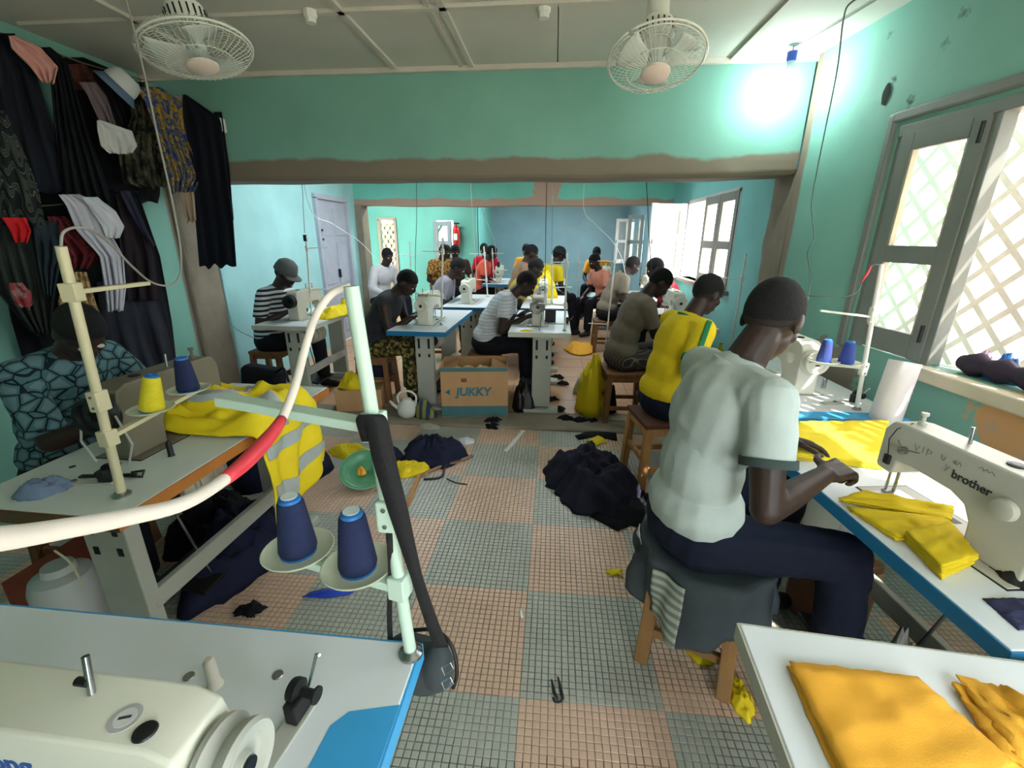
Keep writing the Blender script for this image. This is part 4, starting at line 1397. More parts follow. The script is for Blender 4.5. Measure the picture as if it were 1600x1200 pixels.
    for i, sg in enumerate((1, -1)):
        hip = P0 + Vector((sg * .09 * k, .0, -.02 * k))
        if standing:
            kn = Vector((sg * .10 * k, .03, .49 * k))
            an = Vector((sg * .11 * k, -.01, .085 * k))
        else:
            kn = hip + Vector((sg * .075 * spreadleg, .41 * k, knees[i] - .06))
            an = Vector((kn.x + sg * .01, kn.y + (feet[i] if feet else .02), .085))
        legs.append((hip, kn, an))
        S.append(capsule(hip, .085 * k, kn, .058 * k))
        S.append(capsule(kn, .057 * k, kn.lerp(an, .35) + Vector((0, -.012, 0)), .054 * k))
        S.append(capsule(kn.lerp(an, .35) + Vector((0, -.012, 0)), .054 * k, an, .036 * k))
        S.append(capsule(an + Vector((0, -.02, -.045)), .032 * k, an + Vector((sg * .02, .12, -.055)), .026 * k))
    blob('body', S, skin, t, vox, 3)
    for sg in (-1, 1):
        MB().add(*ellipsoid(hp(sg * .031, .080, .002), (.013 * k, .009 * k, .008 * k), Rh, 10, 8)).build('eye', m_eye, t, smooth='all')
    MB().add(*ellipsoid(hp(0, .094, -.060), (.022 * k, .009 * k, .008 * k), Rh, 12, 8)).build('lips', m_lip, t, smooth='all')
    # hair cap
    b = MB()
    def hc(a, v):
        th = 2 * math.pi * a
        ph = math.pi / 2 - v * math.pi * .80
        x, y, z = math.cos(ph) * math.sin(th), math.cos(ph) * math.cos(th), math.sin(ph)
        lim = -.62 if y < -.1 else (-.25 if abs(x) > .55 else .30)
        lim = (-.78 * max(0, -y) - .12) + .52 * max(0, y) - .08 * abs(x)
        g = 1.04 + hair_top * max(0, z) - .12 * min(1, max(0, (lim + .06 - z) / .12))
        g += .012 * noise.noise(Vector((x * 6, y * 6, z * 6)))
        return hp(.076 * g * x, -.012 + .097 * g * y, .022 + .097 * g * z)
    b.grid(40, 22, hc)
    b.build('hair', hair, t, smooth='all')
    b = MB()
    def hf2(a, v):
        th = 2 * math.pi * a
        ph = math.pi / 2 - v * math.pi * .86
        x, y, z = math.cos(ph) * math.sin(th), math.cos(ph) * math.cos(th), math.sin(ph)
        lim = (-.90 * max(0, -y) - .34) + .66 * max(0, y) - .06 * abs(x)
        g = 1.018 - .10 * min(1, max(0, (lim + .05 - z) / .10))
        return hp(.076 * g * x, -.012 + .097 * g * y, .022 + .097 * g * z)
    b.grid(40, 26, hf2)
    b.build('hair_fade', M('hair_fade', (34, 26, 24), .85, var=.1, scale=60), t, smooth='all')
    if hat:
        b = MB()
        b.lathe([(.0, .125), (.05, .12), (.085, .09), (.100, .04), (.104, .005), (.098, .0)], (0, 0, 0), None, 28)
        b.v = [tuple(hp(v[0], v[1] * 1.05 - .012, v[2] + .02)) for v in b.v]
        b.grid(14, 4, lambda a, c: hp(.10 * math.sin((a - .5) * 2.4) * (1 + .1 * c), -.012 + .10 * math.cos((a - .5) * 2.4) + c * .065, .026 - .02 * c))
        b.build('cap', hat, t, smooth='all', solid=.003)
    # trousers
    if trousers:
        Tt = [ellipsoid(P0 + Vector((0, -.01, -.01)) * k, (.176 * k, .136 * k, .112 * k), R1)]
        for hip, kn, an in legs:
            Tt.append(capsule(hip, .102 * k, kn, .075 * k))
            Tt.append(capsule(kn, .074 * k, kn.lerp(an, .5), .070 * k))
            v = MB().cyl(kn.lerp(an, .45), an + Vector((0, 0, .015)), .071 * k, .064 * k, 14)
            Tt.append((v.v, v.f))
        if dress:
            h0, k0, _ = legs[0]
            h1, k1, _ = legs[1]
            Tt.append(capsule((h0 + h1) / 2, .11, (k0 + k1) / 2, .10))
            v = MB().cyl((k0 + k1) / 2, (legs[0][2] + legs[1][2]) / 2 + Vector((0, 0, .06)), .13, .16, 16)
            Tt.append((v.v, v.f))
        blob('trousers', Tt, trousers, t, max(vox, .008), 4, wr * 1.3, 9.0)
        for (hip, kn, an), sg in zip(legs, (1, -1)):
            blob('shoe', [capsule(an + Vector((0, -.025, -.042)), .042 * k, an + Vector((sg * .02, .13, -.052)), .034 * k), capsule(an + Vector((0, -.02, -.01)), .045 * k, an + Vector((0, .03, -.04)), .040 * k)], m_shoe, t, .012, 3)
    # shirt
    if shirt:
        Sh = [ellipsoid(P0 + d1 * .065 * k, (.186 * k, .146 * k, .12 * k), R1), ellipsoid(W, (.162 * k, .124 * k, .17 * k), R1), ellipsoid(Cc + d2 * .01 * k, (.186 * k, .132 * k, .20 * k), Rt),
              capsule(SR - sx * .025 * k, .072 * k, SL + sx * .025 * k, .072 * k), capsule(NB - d2 * .10 * k, .10 * k, NB - d2 * .035 * k, .078 * k),
              capsule(NB - d2 * .045 * k - fw2 * .01, .070 * k, SR, .068 * k), capsule(NB - d2 * .045 * k - fw2 * .01, .070 * k, SL, .068 * k)]
        cuffs = []
        for Sx, E_, Wr in arms:
            if sleeve > 0:
                fr = min(1.0, sleeve)
                e = Sx.lerp(E_, fr)
                Sh.append(capsule(Sx, .070 * k, Sx.lerp(E_, fr * .55), .068 * k))
                v = MB().cyl(Sx.lerp(E_, .1), e, .068 * k, .066 * k, 16)
                Sh.append((v.v, v.f))
                if sleeve > 1:
                    e = E_.lerp(Wr, sleeve - 1)
                    Sh.append(capsule(E_, .056 * k, E_.lerp(e, .5), .050 * k))
                    v = MB().cyl(E_, e, .056 * k, .045 * k, 16)
                    Sh.append((v.v, v.f))
                ax = (E_ - Sx).normalized() if sleeve <= 1 else (Wr - E_).normalized()
                cuffs.append((e, ax, (.068 if sleeve <= 1 else .046) * k))
        blob('shirt', Sh, shirt, t, max(vox, .008), 3, wr, 7.0, (1, 1, .8))
        if cuff:
            for e, ax, r in cuffs:
                MB().lathe([(r * .86, -.022), (r * 1.03, -.022), (r * 1.03, .003), (r * .86, .003)], e, ax, 22, closed=True).build('cuff', cuff, t, smooth=True)
        if collar:
            MB().lathe([(.066 * k, -.012), (.078 * k, -.016), (.076 * k, .004), (.066 * k, .006)], NB - d2 * .008 * k, (nd_ + d2).normalized(), 26, closed=True).build('collar', collar, t, smooth=True)
    t['_hc'] = 0
    del t['_hc']
    return t, dict(HC=HC, Rh=Rh, hp=hp, NB=NB, d2=d2, SR=SR, SL=SL, Cc=Cc, W=W, Rt=Rt, P0=P0, sx=sx, fw2=fw2, arms=arms)

def cloth_mat(name, rgb, **kw):
    return M(name, rgb, .85, var=kw.get('var', .08), scale=kw.get('scale', 7), bump=.15, bscale=kw.get('bscale', 220), spec=.2)

m_tee = cloth_mat('pale_grey_tshirt', (176, 188, 184))
m_navytr = cloth_mat('navy_trousers', (22, 28, 46))
m_dark = cloth_mat('black_cloth', (24, 25, 32))
m_navy = cloth_mat('navy_cloth', (30, 33, 56))
m_yellow = cloth_mat('yellow_cloth', (232, 206, 40), var=.05)
m_jersey = cloth_mat('yellow_jersey_cloth', (226, 196, 34), var=.05)
m_green = cloth_mat('green_stripe_cloth', (40, 120, 78))
m_whitec = cloth_mat('white_cloth', (216, 218, 222))

# main man
man, J = person('man in pale grey t-shirt and navy trousers sewing on a stool', (.52, 1.42), 4, seat=.49, lean=1, bend=10, neck=24, look=(34, 30),
    hands=((.83, 1.262, .87), (.875, 1.62, .83)), shirt=m_tee, sleeve=.60, trousers=m_navytr, vox=.0055, knees=(.06, .10), curl=(80, 22), wr=.007,
    cuff=cloth_mat('dark_sleeve_hem', (60, 72, 70)), collar=m_tee, twist=8, feet=(.06, -.02), k=1.06)

# man in the yellow jersey
jm, J2 = person('man in a yellow football jersey with green stripe on a stool', (.72, 2.78), 18, seat=.46, lean=6, bend=12, neck=18, look=(30, 10),
    hands=((1.02, 2.55, .84), (1.06, 2.80, .83)), shirt=m_jersey, sleeve=.72, trousers=m_navytr, vox=.009, wr=.006, cuff=m_green, collar=m_green)
b = MB()
SR, E_ = J2['arms'][0][0], J2['arms'][0][1]
ax = (E_ - SR).normalized()
nrm = (Vector((.9, -.55, 0)) - ax * Vector((.9, -.55, 0)).dot(ax)).normalized()
tt_ = ax.cross(nrm)
b.grid(3, 14, lambda a, v: SR + ax * (-.03 + v * .225) + nrm * (.073 + .006 * math.sin(v * 3)) + tt_ * (a - .5) * .03)
b.build('sleeve_stripe', m_green, jm, smooth='all', solid=.003)
b = MB()
b.grid(3, 6, lambda a, v: J2['hp']((a - .5) * .028, -.012 + .1065 * math.cos(.5 + v * .9), .022 + .1065 * math.sin(.5 + v * .9)))
b.build('hair_clip', m_whitec, jm, smooth='all', solid=.004)

# person at the left wall in a leaf patterned shirt
m_leaf = MP('leaf_pattern', [(16, 30, 34), (40, 66, 74), (74, 102, 110), (112, 140, 146)], 'cells', 26, stretch=(1, 1.0, .8), stops=[0.0, .0, .10, .34])
m_leaf = MP('leaf_pattern_shirt', [(18, 34, 38), (72, 104, 112), (96, 126, 132)], 'edges', 17, stretch=(1, 1, 1.3), stops=[0.0, .045, .16])
person('person in a dark teal leaf patterned shirt against the left wall', (-2.22, 1.66), -2, seat=.46, lean=8, bend=16, neck=22, look=(48, -20),
    hands=((-1.74, 1.52, .84), (-1.74, 1.84, .84)), shirt=m_leaf, sleeve=.9, trousers=m_dark, vox=.010, k=1.0)
# striped shirt man with cap
m_stripe = MP('black_white_stripes', [(206, 208, 210), (40, 42, 50), (206, 208, 210), (112, 116, 122)], 'bands', 3.6, stretch=(0, 0, 1), rot=(0, 0, 0), distort=.6, stops=[0, .45, .62, .9])
m_stripe = MP('black_white_stripe_shirt', [(206, 208, 210), (40, 42, 50)], 'bands', 7, stretch=(.0, .0, 1), distort=0, stops=[0, .55])
def fix_wave(m):
    for n in m.node_tree.nodes:
        if n.bl_idname == 'ShaderNodeTexWave':
            n.bands_direction = 'Z'
fix_wave(m_stripe)
person('man in a striped shirt and flat cap by the pale door', (-2.86, 4.22), -4, seat=.45, lean=8, bend=14, neck=18, look=(30, 0),
    hands=((-2.56, 4.05, .84), (-2.56, 4.32, .84)), shirt=m_stripe, sleeve=.8, trousers=m_dark, vox=.012, hat=cloth_mat('grey_cap', (88, 92, 92)))
m_floral = MP('olive_floral', [(44, 40, 26), (92, 84, 46), (150, 136, 78), (40, 44, 34)], 'blobs', 22)
person('bare armed person in olive floral trousers at the blue edged table', (-1.72, 4.12), -4, seat=.45, lean=14, bend=18, neck=20, look=(40, 0),
    hands=((-1.30, 4.0, .83), (-1.32, 4.22, .83)), shirt=cloth_mat('charcoal_vest', (52, 54, 60)), sleeve=0, trousers=m_floral, vox=.012, dress=True)
m_gstripe = MP('pale_grey_stripes', [(200, 206, 212), (150, 158, 166), (214, 216, 220)], 'bands', 5, stretch=(0, 0, 1), distort=1.5, stops=[0, .5, .7])
fix_wave(m_gstripe)
person('person in a pale striped top left of the column leg table', (-.66, 4.32), 0, seat=.45, lean=16, bend=20, neck=20, look=(40, 0),
    hands=((-.26, 4.1, .83), (-.28, 4.4, .83)), shirt=m_gstripe, sleeve=.6, trousers=m_dark, vox=.012)
person('person in grey wavy trousers on the wooden stool', (.60, 3.85), 8, seat=.46, lean=8, bend=14, neck=18, look=(45, 0),
    hands=((1.0, 3.95, .84), (1.02, 4.25, .84)), shirt=cloth_mat('faded_grey_brown_top', (118, 108, 96)), sleeve=.7,
    trousers=MP('grey_wave_pattern', [(70, 62, 60), (120, 108, 104), (60, 56, 58)], 'bands', 7, stretch=(1, 1, 1), distort=7, stops=[0, .4, .7]), vox=.012)
person('person in a red shirt before the open casement', (1.46, 5.47), 178, seat=.46, lean=10, bend=14, neck=18, look=(25, 0),
    shirt=cloth_mat('red_shirt', (205, 48, 62)), sleeve=.7, trousers=m_dark, vox=.013)
person('person in a white jacket before the far left doorway', (-2.72, 6.9), -30, seat=.50, lean=10, bend=10, neck=16, look=(20, -10), shirt=cloth_mat('offwhite_jacket', (200, 200, 206)), sleeve=1.7, trousers=m_navytr, vox=.014)
# far row
m_orange = cloth_mat('orange_cloth', (232, 160, 60))
m_coral = cloth_mat('coral_shirt', (236, 104, 84))
m_red = cloth_mat('crimson_shirt', (196, 30, 56))
m_tan = MP('tan_print', [(190, 150, 80), (110, 60, 40), (220, 190, 120)], 'blobs', 26)
far = [
    ('far person in a brown print, leftmost of three at the left', 684, 396, 7.9, -50, m_tan, None),
    ('far person in a patterned yellow top, middle of three', 698, 396, 8.7, -75, MP('yellow_print', [(210, 180, 60), (150, 90, 40), (230, 210, 120)], 'blobs', 24), None),
    ('far person in a dark top, rightmost of three at the left', 712, 396, 8.15, -80, cloth_mat('dark_brown_top', (70, 56, 50)), None),
    ('far person in a coral shirt under the fire extinguisher', 747, 398, 8.05, 0, m_coral, None),
    ('far person in a crimson shirt beside the coral shirt', 762, 393, 8.95, 262, m_red, None),
    ('person with a pale headband holding yellow cloth at mid room', 804, 400, 6.6, 10, cloth_mat('pale_brown_top', (150, 120, 98)), None),
    ('far person with orange cloth behind the headband person', 827, 394, 8.9, -100, m_orange, None),
    ('person in a dark cap and yellow top leaning at mid room', 853, 404, 7.2, 35, m_yellow, cloth_mat('dark_cap', (40, 42, 44))),
    ('far person in an orange top by the far right windows', 937, 398, 9.3, -110, m_orange, None),
    ('person in a pink top right of the orange top', 948, 412, 7.6, -150, cloth_mat('pink_top', (226, 150, 130)), None),
]
for lb, u, v, y, hd, sh, hat in far:
    p = at_y(u, v, y)
    seat = max(.40, p.z - .72)
    person(lb, (p.x, p.y), hd, seat=min(.62, seat), lean=8, bend=12, neck=14, look=(22, 0), shirt=sh, sleeve=.7, trousers=m_dark, vox=.016, hat=hat)
for lb, x, y, hd, sh in (
    ('person in a faded lilac top behind the second blue edged table', -1.50, 5.55, 0, cloth_mat('faded_lilac_top', (140, 136, 150))),
    ('person in an olive yellow top behind the column leg table', -.55, 5.65, 0, cloth_mat('olive_yellow_top', (170, 150, 66))),
    ('person in a grey brown top at the right of the aisle', .74, 6.3, 10, cloth_mat('grey_brown_top', (128, 118, 104)))):
    person(lb, (x, y), hd, seat=.46, lean=12, bend=16, neck=18, look=(30, 0), shirt=sh, sleeve=.7, trousers=m_dark, vox=.014)

# ------------------------------------------------------------------ stools
m_wood = M('pale_wood', (186, 136, 84), .7, var=.2, scale=5, stretch=(6, 6, 1), bump=.2, bscale=30)
m_wooddark = M('brown_wood', (128, 88, 56), .7, var=.2, scale=5, stretch=(6, 6, 1), bump=.2, bscale=30)
def stool(label, loc, rz, H=.46, W=.32, D=.30, m=None, top=None, leg=.055):
    m = m or m_wood
    t = thing('wooden_stool', label, 'stool', loc, RAD(rz))
    MB().box((0, 0, H - .015), (W, D, .03)).build('seat', top or m, t, bevel=.006)
    for sx in (-1, 1):
        for sy in (-1, 1):
            MB().beam((sx * (W / 2 - .03), sy * (D / 2 - .03), H - .03), (sx * (W / 2 - .01), sy * (D / 2 - .01), 0), leg, leg * .8, up=(1, 0, 0)).build('leg', m, t, bevel=.004)
    for sy in (-1, 1):
        MB().box((0, sy * (D / 2 - .025), H - .055), (W - .07, .025, .05)).build('apron', m, t, bevel=.003)
        MB().box((0, sy * (D / 2 - .02), .14), (W - .06, .022, .035)).build('stretcher', m, t, bevel=.003)
    for sx in (-1, 1):
        MB().box((sx * (W / 2 - .025), 0, H - .055), (.025, D - .07, .05)).build('apron', m, t, bevel=.003)
        MB().box((sx * (W / 2 - .02), 0, .20), (.022, D - .06, .035)).build('stretcher', m, t, bevel=.003)
    return t
stool('wooden stool under the grey jacket in front', (.575, 1.405, 0), -25, H=.475, W=.31, D=.30, m=M('ochre_brown_wood', (140, 104, 62), .7, var=.15, scale=5, stretch=(6, 6, 1)), leg=.06)  # front stool in a darker ochre brown wood
stool('wooden stool with brown seat pad under the jersey man', (.745, 2.76, 0), 10, H=.455, W=.38, D=.36, top=cloth_mat('brown_seat_pad', (96, 66, 56)))
stool('worn brown stool under the wavy trousers person', (.64, 3.80, 0), 4, H=.455, W=.36, D=.34, m=m_wooddark)
for lb, x, y in (('dark stool under the striped shirt man', -2.86, 4.20), ('stool under the floral trousers person', -1.72, 4.10), ('stool under the pale striped top person', -.66, 4.30),
                 ('stool under the red shirt person', 1.46, 5.47), ('stool behind the second blue edged table', -1.50, 5.55), ('stool behind the column leg table', -.55, 5.65), ('stool at the right of the aisle', .74, 6.3), ('stool under the leaf patterned shirt person', -2.22, 1.66)):
    stool(lb, (x, y, 0), 2, H=.45, W=.32, D=.30, m=m_wooddark)
# ------------------------------------------------------------------ garments hung along the left wall
def garment(label, cat, rows, m, plane=('x', -2.86), folds=5, amp=.02, seed=0, hem=.012, name='garment', group=None, thick=.006, nx=36, ny=30, yfun=None):
    """rows = [(v, u_left, u_right)] outline; hung in a plane, folds pressed into it"""
    ax, val = plane
    vs = [r[0] for r in rows]
    v0, v1 = vs[0], vs[-1]
    rnd = random.Random(seed)
    ph = rnd.uniform(0, 6)
    def fn(a, t):
        v = v0 + (v1 - v0) * t
        ul = float(np.interp(v, vs, [r[1] for r in rows]))
        ur = float(np.interp(v, vs, [r[2] for r in rows]))
        u = ul + (ur - ul) * a
        v2 = v + (8 * noise.noise(Vector((a * 6, seed, 0))) if t > .97 else 0)
        w = val
        f = amp * (.25 + .75 * t) * math.sin(folds * 6.283 * a + ph + 1.5 * math.sin(2.2 * t + seed)) + amp * 1.4 * noise.noise(Vector((a * 4, t * 3, seed * 3.1)))
        if ax == 'x':
            return at_x(u, v2, w + f)
        return at_y(u, v2, w - f)
    b = MB().grid(nx, ny, fn)
    o = b.build(name, m, smooth='all', solid=thick)
    return tag(o, label, cat, group)
m_wave = MP('grey_wave_dress_print', [(26, 32, 32), (120, 122, 112), (26, 32, 32), (60, 66, 62)], 'bands', 9, stretch=(1, 1, .9), rot=(.6, .4, 0), distort=9, stops=[0, .55, .68, .88])
m_camo = MP('camouflage_print', [(26, 30, 26), (58, 60, 46), (84, 80, 64), (36, 38, 34)], 'blobs', 13)
m_bluyel = MP('blue_yellow_print', [(120, 108, 74), (52, 72, 132), (168, 140, 52), (120, 108, 82)], 'blobs', 17, stops=[0, .42, .52, .60])
m_tanp = MP('tan_leaf_print', [(128, 100, 66), (176, 146, 100), (104, 74, 48)], 'blobs', 20)
m_redp = MP('dark_red_print', [(86, 26, 32), (110, 40, 46), (70, 20, 26)], 'blobs', 15)
m_lavst = MP('lavender_stripes', [(44, 44, 64), (178, 178, 200)], 'bands', 11, stretch=(0, 1, .6), distort=.3, stops=[0, .5])
m_black2 = cloth_mat('near_black_cloth', (20, 22, 28))
m_pink = cloth_mat('dusty_pink_cloth', (214, 158, 150))
m_mauve = cloth_mat('mauve_grey_cloth', (120, 106, 112))
G = garment
G('large black robe hanging behind the others on the left wall', 'robe', [(300, -30, 150), (400, 0, 210), (500, 18, 250), (560, 36, 270), (610, 52, 278)], m_black2, ('x', -2.93), 6, .02, 1)
G('long black robe hanging over the wall scar end', 'robe', [(300, 150, 215), (400, 170, 250), (500, 190, 268), (575, 205, 276)], m_black2, ('x', -2.88), 4, .02, 2)
G('added dark cloth filling the gaps behind the upper row', 'cloth', [(90, 96, 130), (125, 104, 214), (200, 100, 240), (300, 96, 250), (318, 100, 246)], m_black2, ('x', -2.93), 6, .012, 27)  # sheet added so the gaps between the hung clothes come out dark
G('near black coat at the far left of the upper row', 'coat', [(52, -40, 22), (100, -40, 52), (180, -40, 76), (300, -40, 118)], cloth_mat('blue_black_cloth', (24, 28, 38)), ('x', -2.82), 5, .025, 3)
G('dusty pink top hanging at the upper left', 'top', [(56, 14, 24), (75, 18, 64), (105, 48, 90), (128, 66, 84)], m_pink, ('x', -2.76), 3, .012, 4)
G('black coat right of the pink top', 'coat', [(74, 64, 78), (95, 78, 104), (200, 86, 136), (320, 100, 178), (345, 110, 175)], m_black2, ('x', -2.80), 5, .025, 5)
G('dark grey dress with pale wavy lines at the left edge', 'dress', [(172, -40, 6), (230, -40, 34), (290, -40, 58), (350, -40, 70)], m_wave, ('x', -2.72), 4, .02, 6)
G('maroon cloth near the top of the left wall', 'cloth', [(100, 106, 130), (118, 110, 152), (140, 118, 156)], cloth_mat('maroon_cloth', (84, 50, 44)), ('x', -2.84), 2, .01, 7)
G('mauve grey shirt hanging in the upper row', 'shirt', [(128, 124, 150), (150, 138, 166), (200, 160, 182), (208, 168, 180)], m_mauve, ('x', -2.78), 3, .012, 8)
G('black shirt between the mauve shirt and white cap', 'shirt', [(108, 146, 162), (150, 160, 186), (205, 178, 204), (250, 176, 214)], m_black2, ('x', -2.80), 3, .015, 9)
hatp = at_x(184, 136, -2.70)
cp_ = thing('bucket_hat', 'white and blue bucket hat hanging in the upper row', 'hat', hatp)
b = MB().lathe([(0, .10), (.05, .098), (.075, .08), (.085, .03), (.086, 0)], (0, 0, 0), None, 24, caps=False)
R_ = Matrix.Rotation(RAD(-32), 3, 'X') @ Matrix.Rotation(RAD(40), 3, 'Y')
b.v = [tuple(R_ @ Vector(q)) for q in b.v]
b.build('crown', m_whitec, cp_, smooth='all', solid=.003)
b = MB().lathe([(.086, .012), (.10, -.01), (.118, -.03)], (0, 0, 0), None, 24, caps=False)
b.v = [tuple(R_ @ Vector(q)) for q in b.v]
b.build('brim', cloth_mat('denim_blue_cloth', (98, 122, 150)), cp_, smooth='all', solid=.003)
G('crumpled white cloth with yellow print below the hat', 'cloth', [(188, 152, 156), (205, 153, 206), (228, 158, 214), (240, 172, 206)], MP('white_yellow_spots', [(206, 206, 206), (206, 206, 206), (180, 176, 60)], 'blobs', 6, stops=[0, .4, .66]), ('x', -2.70), 3, .015, 10)
G('camouflage trousers hanging beside the blue yellow dress', 'trousers', [(128, 196, 226), (180, 206, 240), (240, 186, 250), (285, 192, 262), (292, 214, 258)], m_camo, ('x', -2.74), 5, .02, 11)
G('blue and yellow printed dress hanging by the opening', 'dress', [(136, 212, 250), (160, 228, 284), (200, 242, 288), (250, 256, 308), (275, 264, 318), (300, 268, 304)], m_bluyel, ('x', -2.66), 6, .02, 12)
G('beige cloth strip behind the blue yellow dress', 'cloth', [(150, 262, 284), (250, 270, 300), (345, 292, 306)], cloth_mat('beige_cloth', (176, 156, 136)), ('x', -2.68), 2, .01, 13)
G('long black dress hanging at the corner of the opening', 'dress', [(148, 286, 290), (160, 285, 308), (185, 287, 344), (230, 296, 350), (300, 302, 358), (345, 306, 364), (416, 312, 369)], cloth_mat('blue_black_dress', (22, 26, 36)), ('y', 3.36), 3, .009, 14, name='garment')
G('black sleeve of cloth hanging beside the long black dress', 'cloth', [(175, 334, 346), (260, 342, 358), (345, 350, 365), (348, 353, 363)], m_black2, ('y', 3.40), 1, .01, 15)
G('bright red cloth hanging under the wavy dress', 'cloth', [(340, 3, 40), (360, 16, 48), (378, 24, 42)], cloth_mat('bright_red_cloth', (200, 36, 40)), ('x', -2.70), 2, .015, 16)
G('dark olive trousers hanging at the left edge', 'trousers', [(345, -30, 60), (400, -20, 72), (460, 0, 86), (520, 50, 82)], cloth_mat('dark_olive_cloth', (44, 50, 46)), ('x', -2.78), 5, .025, 17)
G('dark teal trousers beside the olive trousers', 'trousers', [(345, 50, 92), (400, 58, 96), (462, 70, 84)], cloth_mat('dark_teal_cloth', (36, 46, 54)), ('x', -2.74), 3, .02, 18)
G('small red and pink printed bag cloth at the left', 'cloth', [(442, 14, 34), (456, 16, 48), (475, 24, 50), (480, 30, 46)], MP('red_pink_print', [(150, 110, 110), (150, 60, 64), (170, 130, 126)], 'blobs', 16), ('x', -2.68), 2, .012, 19)
G('dark red patterned shirt hanging in the lower row', 'shirt', [(338, 74, 100), (360, 80, 124), (395, 92, 160), (404, 100, 154), (420, 104, 140)], m_redp, ('x', -2.76), 4, .02, 20)
G('long white shirt hanging in the lower row', 'shirt', [(304, 92, 124), (320, 104, 160), (360, 120, 170), (400, 156, 192), (450, 164, 196), (486, 168, 192)], cloth_mat('lilac_white_cloth', (198, 196, 206)), ('x', -2.70), 4, .018, 21)
G('white shirt sleeve with navy stripes in the lower row', 'shirt', [(308, 128, 152), (330, 144, 180), (354, 160, 194), (372, 166, 186)], MP('navy_white_stripes', [(206, 206, 214), (52, 54, 86)], 'bands', 16, stretch=(0, .5, 1), distort=.2, stops=[0, .5]), ('x', -2.66), 2, .012, 22)
G('dark brown robe with lavender striped edge', 'robe', [(302, 176, 198), (340, 182, 222), (400, 190, 240), (470, 196, 250)], cloth_mat('dark_brown_robe', (40, 32, 38)), ('x', -2.80), 3, .02, 23)
G('lavender striped scarf on the dark brown robe', 'scarf', [(298, 186, 202), (330, 202, 216), (360, 220, 230), (384, 238, 242)], m_lavst, ('x', -2.74), 1, .01, 24)
G('tan leaf print cloth behind the cream stand', 'cloth', [(425, 104, 134), (470, 92, 148), (500, 94, 160), (528, 100, 116)], m_tanp, ('x', -2.72), 4, .02, 25)
G('charcoal robe hanging behind the seated leaf shirt person', 'robe', [(440, 150, 240), (520, 160, 262), (580, 170, 274)], cloth_mat('charcoal_robe', (44, 46, 56)), ('x', -2.84), 4, .02, 26)
for lb, (a, c) in (('upper clothes rope along the left wall', ((-30, 40), (350, 172))), ('lower clothes rope along the left wall', ((-40, 330), (215, 300)))):
    p, q = at_x(a[0], a[1], -2.90), at_x(c[0], c[1], -2.90)
    q.y = min(q.y, 3.44)
    tag(MB().tube([p, p.lerp(q, .5) - Vector((0, 0, .02)), q], .004, 6).build('clothes_rope', M('rope', (120, 112, 96)), smooth='all'), lb, 'rope')
wh = at_y(346, 196, 3.42)
tag(MB().box(wh, (.04, .05, .09)).build('wall_switch', m_white, bevel=.006), 'white switch on the lintel beside the long black dress', 'switch')

# ------------------------------------------------------------------ crumpled cloth, folded stacks, scraps
def crumple(label, cat, c, size, m, seed=1, name='crumpled_cloth', rot=0, rough=1.0, group=None, n=44, mm=16, irr=.30):
    c = Vector(c)
    sx, sy, sz = size
    ca, sa = math.cos(RAD(rot)), math.sin(RAD(rot))
    sv = Vector((seed * 3.7, seed * 1.3, seed * 5.1))
    def fn(a, t):
        th = a * 2 * math.pi
        rr = 1 + irr * noise.noise(Vector((math.cos(th) * 1.6, math.sin(th) * 1.6, 0)) + sv) + irr * .4 * noise.noise(Vector((math.cos(th) * 5, math.sin(th) * 5, 0)) + sv)
        rho = t
        x, y = sx * rr * rho * math.cos(th), sy * rr * rho * math.sin(th)
        p = Vector((x / max(sx, sy) * 2.4, y / max(sx, sy) * 2.4, 0)) + sv
        h = (1 - rho ** 2.4) * (.75 + .5 * noise.noise(p)) + rough * (.26 * (1 - abs(noise.noise(p * 2.3)) * 2) + .10 * (1 - abs(noise.noise(p * 5.1)) * 2)) * (1 - rho ** 4)
        z = max(.003, sz * h)
        if t == 1:
            z = .0005
        return c + Vector((ca * x - sa * y, sa * x + ca * y, z))
    b = MB().grid(n, mm, fn)
    b.f.append(tuple(mm * (n + 1) + i for i in range(n)))
    b.mi.append(0)
    o = b.build(name, m, smooth='all')
    return tag(o, label, cat, group) if label else o

def stack(label, cat, quad, z0, n, th, m, seed=1, jit=.006, wob=.004, name='folded_cloth', mats=None, group=None):
    """plies of cloth in the outline of a quadrilateral (floor plan points), each ply a part"""
    r = random.Random(seed)
    q = [Vector((p[0], p[1], 0)) for p in quad]
    cen = sum(q, Vector()) / 4
    t = thing(name, label, cat, (cen.x, cen.y, z0), 0, group)
    for k in range(n):
        o = [p + Vector((r.uniform(-jit, jit), r.uniform(-jit, jit), 0)) for p in q]
        def fn(a, v, o=o, k=k):
            p = (o[0] * (1 - a) + o[1] * a) * (1 - v) + (o[3] * (1 - a) + o[2] * a) * v
            e = min(a, 1 - a, v, 1 - v)
            nn = noise.noise(Vector((a * 5, v * 5, seed + k * .4)))
            p = p + Vector((noise.noise(Vector((a * 9, v * 9, k + seed))) * jit * .8, noise.noise(Vector((v * 9, a * 9, k + seed + 5))) * jit * .8, 0))
            fold = wob * 1.2 * max(0, 1 - abs(a - .45 - .25 * v) * 9) + wob * .8 * max(0, 1 - abs(v - .6 + .3 * a) * 8)
            z = z0 + th * (k + .5) + (wob * (nn + .6) + (fold if k == n - 1 else fold * k / n)) * min(1, e * 12)
            return Vector((p.x, p.y, z))
        MB().grid(18, 18, fn).build('ply', (mats[k % len(mats)] if mats else m), t, world=True, smooth='all', solid=th * .8)
    return t

